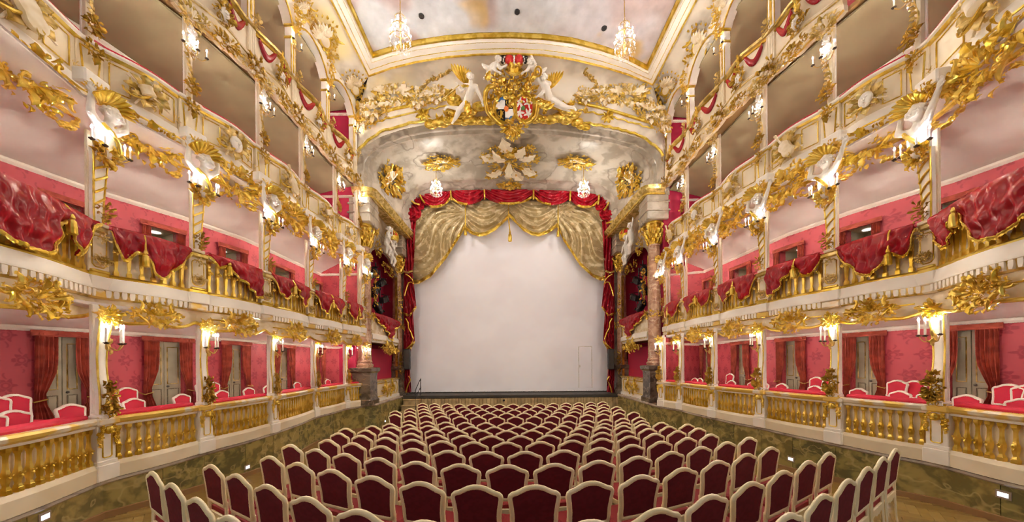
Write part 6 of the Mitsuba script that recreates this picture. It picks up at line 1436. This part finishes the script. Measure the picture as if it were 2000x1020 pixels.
for side, sg in SG.items():
    p = np.array(POSTS[side, 1]); zf = FLOORZ[1]; K = .80
    crest = {0: zf + .97 * K, 1: zf + .97 * K + .17}
    for n_, (px, py, row) in enumerate(sorted(BOXCH[side], key=lambda q: (q[2], q[0]))):
        c = p - np.array([sg * (.45 if row == 0 else .92), 0])
        c = np.vstack([c[:1] - [0, 3], c])
        s = meet(px, py, c)
        if s is None: continue
        a = at(c, s)
        key = thing('box_chair', 'white-framed bright red chair, %s boxes, %s, %s from the left' % (side, ('front row', 'back row')[row], ORD[n_ + 1 if row == 0 else n_ - sum(q[2] == 0 for q in BOXCH[side]) + 1]), 'chair', 'chairs in the boxes')
        ang = math.radians(8)
        h = np.array([sg * math.cos(ang), math.sin(ang) * -.3]); h /= np.linalg.norm(h)
        inst(key, 'box_chair_shape', frame([a[0], a[1], crest[row] - .97 * K], [h[1], -h[0], 0], [h[0], h[1], 0], [0, 0, 1], (K * .95, K, K)))
    q = subcurve(np.vstack([p[:1] - [0, 1.5], p]) - np.array([sg * .72, 0]), 0, curve_len(p) + 1.3); nn = normals2(q, sg)
    part('wall_' + side, 'box_step', sweep(q, nn, [(0, zf), (0, zf + .17), (-.75, zf + .17), (-.75, zf)]), 'skirting_wood', False)
# ---------------------------------------------------------------- doors, their curtains, small fittings
nd = 0
for (side, t), spans in door_spans.items():
    c = np.array(BACK[side, t]); sg = SG[side]
    for j, (s0, s1) in enumerate(spans):
        nd += 1; key = tag('door_%d' % nd, kind='structure')
        a, e = at(c, s0), at(c, s1); w = np.linalg.norm(e - a); d = (e - a) / w; nn = sg * np.array([d[1], -d[0]]); m = (a + e) / 2
        z0, z1 = FLOORZ[t], DOOR_TOP[t]; h = z1 - z0
        deep = .10 if t == 1 else .75
        M = M_at((m[0] - nn[0] * deep, m[1] - nn[1] * deep, z0), nn)
        for k, sx in enumerate((-1, 1)):
            x0, x1 = sorted((sx * .004, sx * w / 2))
            lf = part(key, 'leaf', box((x0, 0, -.04), (x1, h, 0), .004), 'door_grey', 20, M)
            for n_, (y0, y1) in enumerate(((.12, .44), (.50, .93))):
                part(lf, 'panel', cat(box((x0 + .06, y0 * h, -.01), (x1 - .06, y1 * h, .008), .006)), 'door_grey', 20, M)
                part(lf, 'panel_moulding', moved(frame_line([(x0 + .05, y0 * h, .004), (x1 - .05, y0 * h, .004), (x1 - .05, y1 * h, .004), (x0 + .05, y1 * h, .004)], .009), (0, 0, 0)), 'old_gold' if n_ else 'door_line', 40, M)
        part(key, 'knob', ball((.05, .47 * h, .03), .022), 'door_dark', True, M)
        if t == 2:
            Mw = M_at((m[0], m[1], z0), nn)
            part(key, 'passage_ceiling', box((-w / 2, h, -deep), (w / 2, h + .06, -.02)), 'door_grey', False, Mw)
            for sx in (-1, 1): part(key, 'passage_side', box((min(sx * w / 2, sx * (w / 2 + .06)), 0, -deep), (max(sx * w / 2, sx * (w / 2 + .06)), h, -.02)), 'door_grey', False, Mw)
            part(key, 'ceiling_lamp', moved(yup(lathe([(0, 0), (.09, 0), (.09, .012), (0, .012)], 16)), (0, h - .016, -.35)), 'candle_wax', 30, Mw)
            scene[key + '__ceiling_lamp'] = glow(scene[key + '__ceiling_lamp'], [.16, .15, .14], .04)
        else:
            Mw = M_at((m[0], m[1], z0), nn)
        nth = NTH[j] if True else ''
        order = sorted(range(len(spans)), key=lambda q: at(c, spans[q][0])[1]); nth = NTH[order.index(j)]
        for sx in (-1, 1):
            cu = thing('door_curtain', 'rust red curtain %s of the %s %s box door, %s wall' % ('left' if sx < 0 else 'right', nth, ('ground', 'second tier')[t - 1], side), 'curtain')
            u = np.linspace(0, 1, 22); z = np.linspace(0, 1, 12); cw = .24 if t == 1 else .13
            G = []
            for f in z:
                pinch = 1 - (.55 * math.exp(-((f - .42) / .16) ** 2) if t == 1 else 0)
                xx = sx * (w / 2 - .12 * (t == 1) + (.0 + cw * pinch * u + (1 - pinch) * cw))
                G.append(np.stack([xx, np.full(22, f * (h + .05)), .05 + .028 * np.sin(u * 2 * np.pi * 5 + 1.2 * f)], 1))
            part(cu, 'cloth', solid(np.array(G), [0, 0, .006]), 'curtain_rust', 60, Mw)
            if t == 1: part(cu, 'tie_back', tube([(sx * (w / 2 + .0), .42 * h, .10), (sx * (w / 2 + .14), .40 * h, .12), (sx * (w / 2 + .2), .43 * h, .02)], .012, 6), 'old_gold', 40, Mw)
        pe = thing('door_pelmet', 'rust red pelmet over the %s %s box door, %s wall' % (nth, ('ground', 'second tier')[t - 1], side), 'pelmet')
        part(pe, 'cloth', solid(np.array([[(x_, h + .0, .07 + .01 * math.sin(30 * x_)), (x_, h + .08, .07)] for x_ in np.linspace(-w / 2 - .16, w / 2 + .16, 26)]), [0, 0, .012]), 'curtain_rust', 60, Mw)
        part(pe, 'fringe', box((-w / 2 - .16, h - .02, .07), (w / 2 + .16, h + .005, .085)), 'curtain_rust', False, Mw)
# small white emergency lamps set in the marble dado
for n_, (x, y, side) in enumerate(((95, 1010, 'left'), (491, 913, 'left'), (715, 840, 'left'), (760, 823, 'left'), (1553, 897, 'right'), (1731, 929, 'right'), (1968, 967, 'right'), (1260, 820, 'right'))):
    cc = [bay(side, 1, i, 0, 0, 13, .036) for i in range(6)]; c = np.vstack([q[0] for q in cc]); s = meet(x, y, c)
    if s is None: c = np.array([POSTS[side, 1][6], (-SG[side] * 5.32, 12.9), (-SG[side] * 5.30, 16.05)]) + [SG[side] * .036, 0]; s = meet(x, y, c)
    if s is None: continue
    a = at(c, s); z = V(x, y, a[1])[2]; dl = at(c, s + .05) - at(c, max(s - .05, 0)); dl /= np.linalg.norm(dl)
    k = thing('dado_lamp', 'small white lamp in the green marble dado, %s, %s wall' % (['nearest the camera', 'second from the camera', 'third from the camera', 'farthest from the camera', 'third from the camera', 'second from the camera', 'nearest the camera', 'farthest from the camera'][n_], side), 'lamp')
    M = M_at((a[0], a[1], z), SG[side] * np.array([dl[1], -dl[0]]))
    part(k, 'surround', box((-.075, -.055, -.01), (.075, .055, .008), .004), 'dark_marble', False, M)
    part(k, 'lens', box((-.05, -.028, .0), (.05, .028, .012)), 'candle_wax', False, M)
    scene[k + '__lens'] = glow(scene[k + '__lens'], [.18, .19, .22], .04)
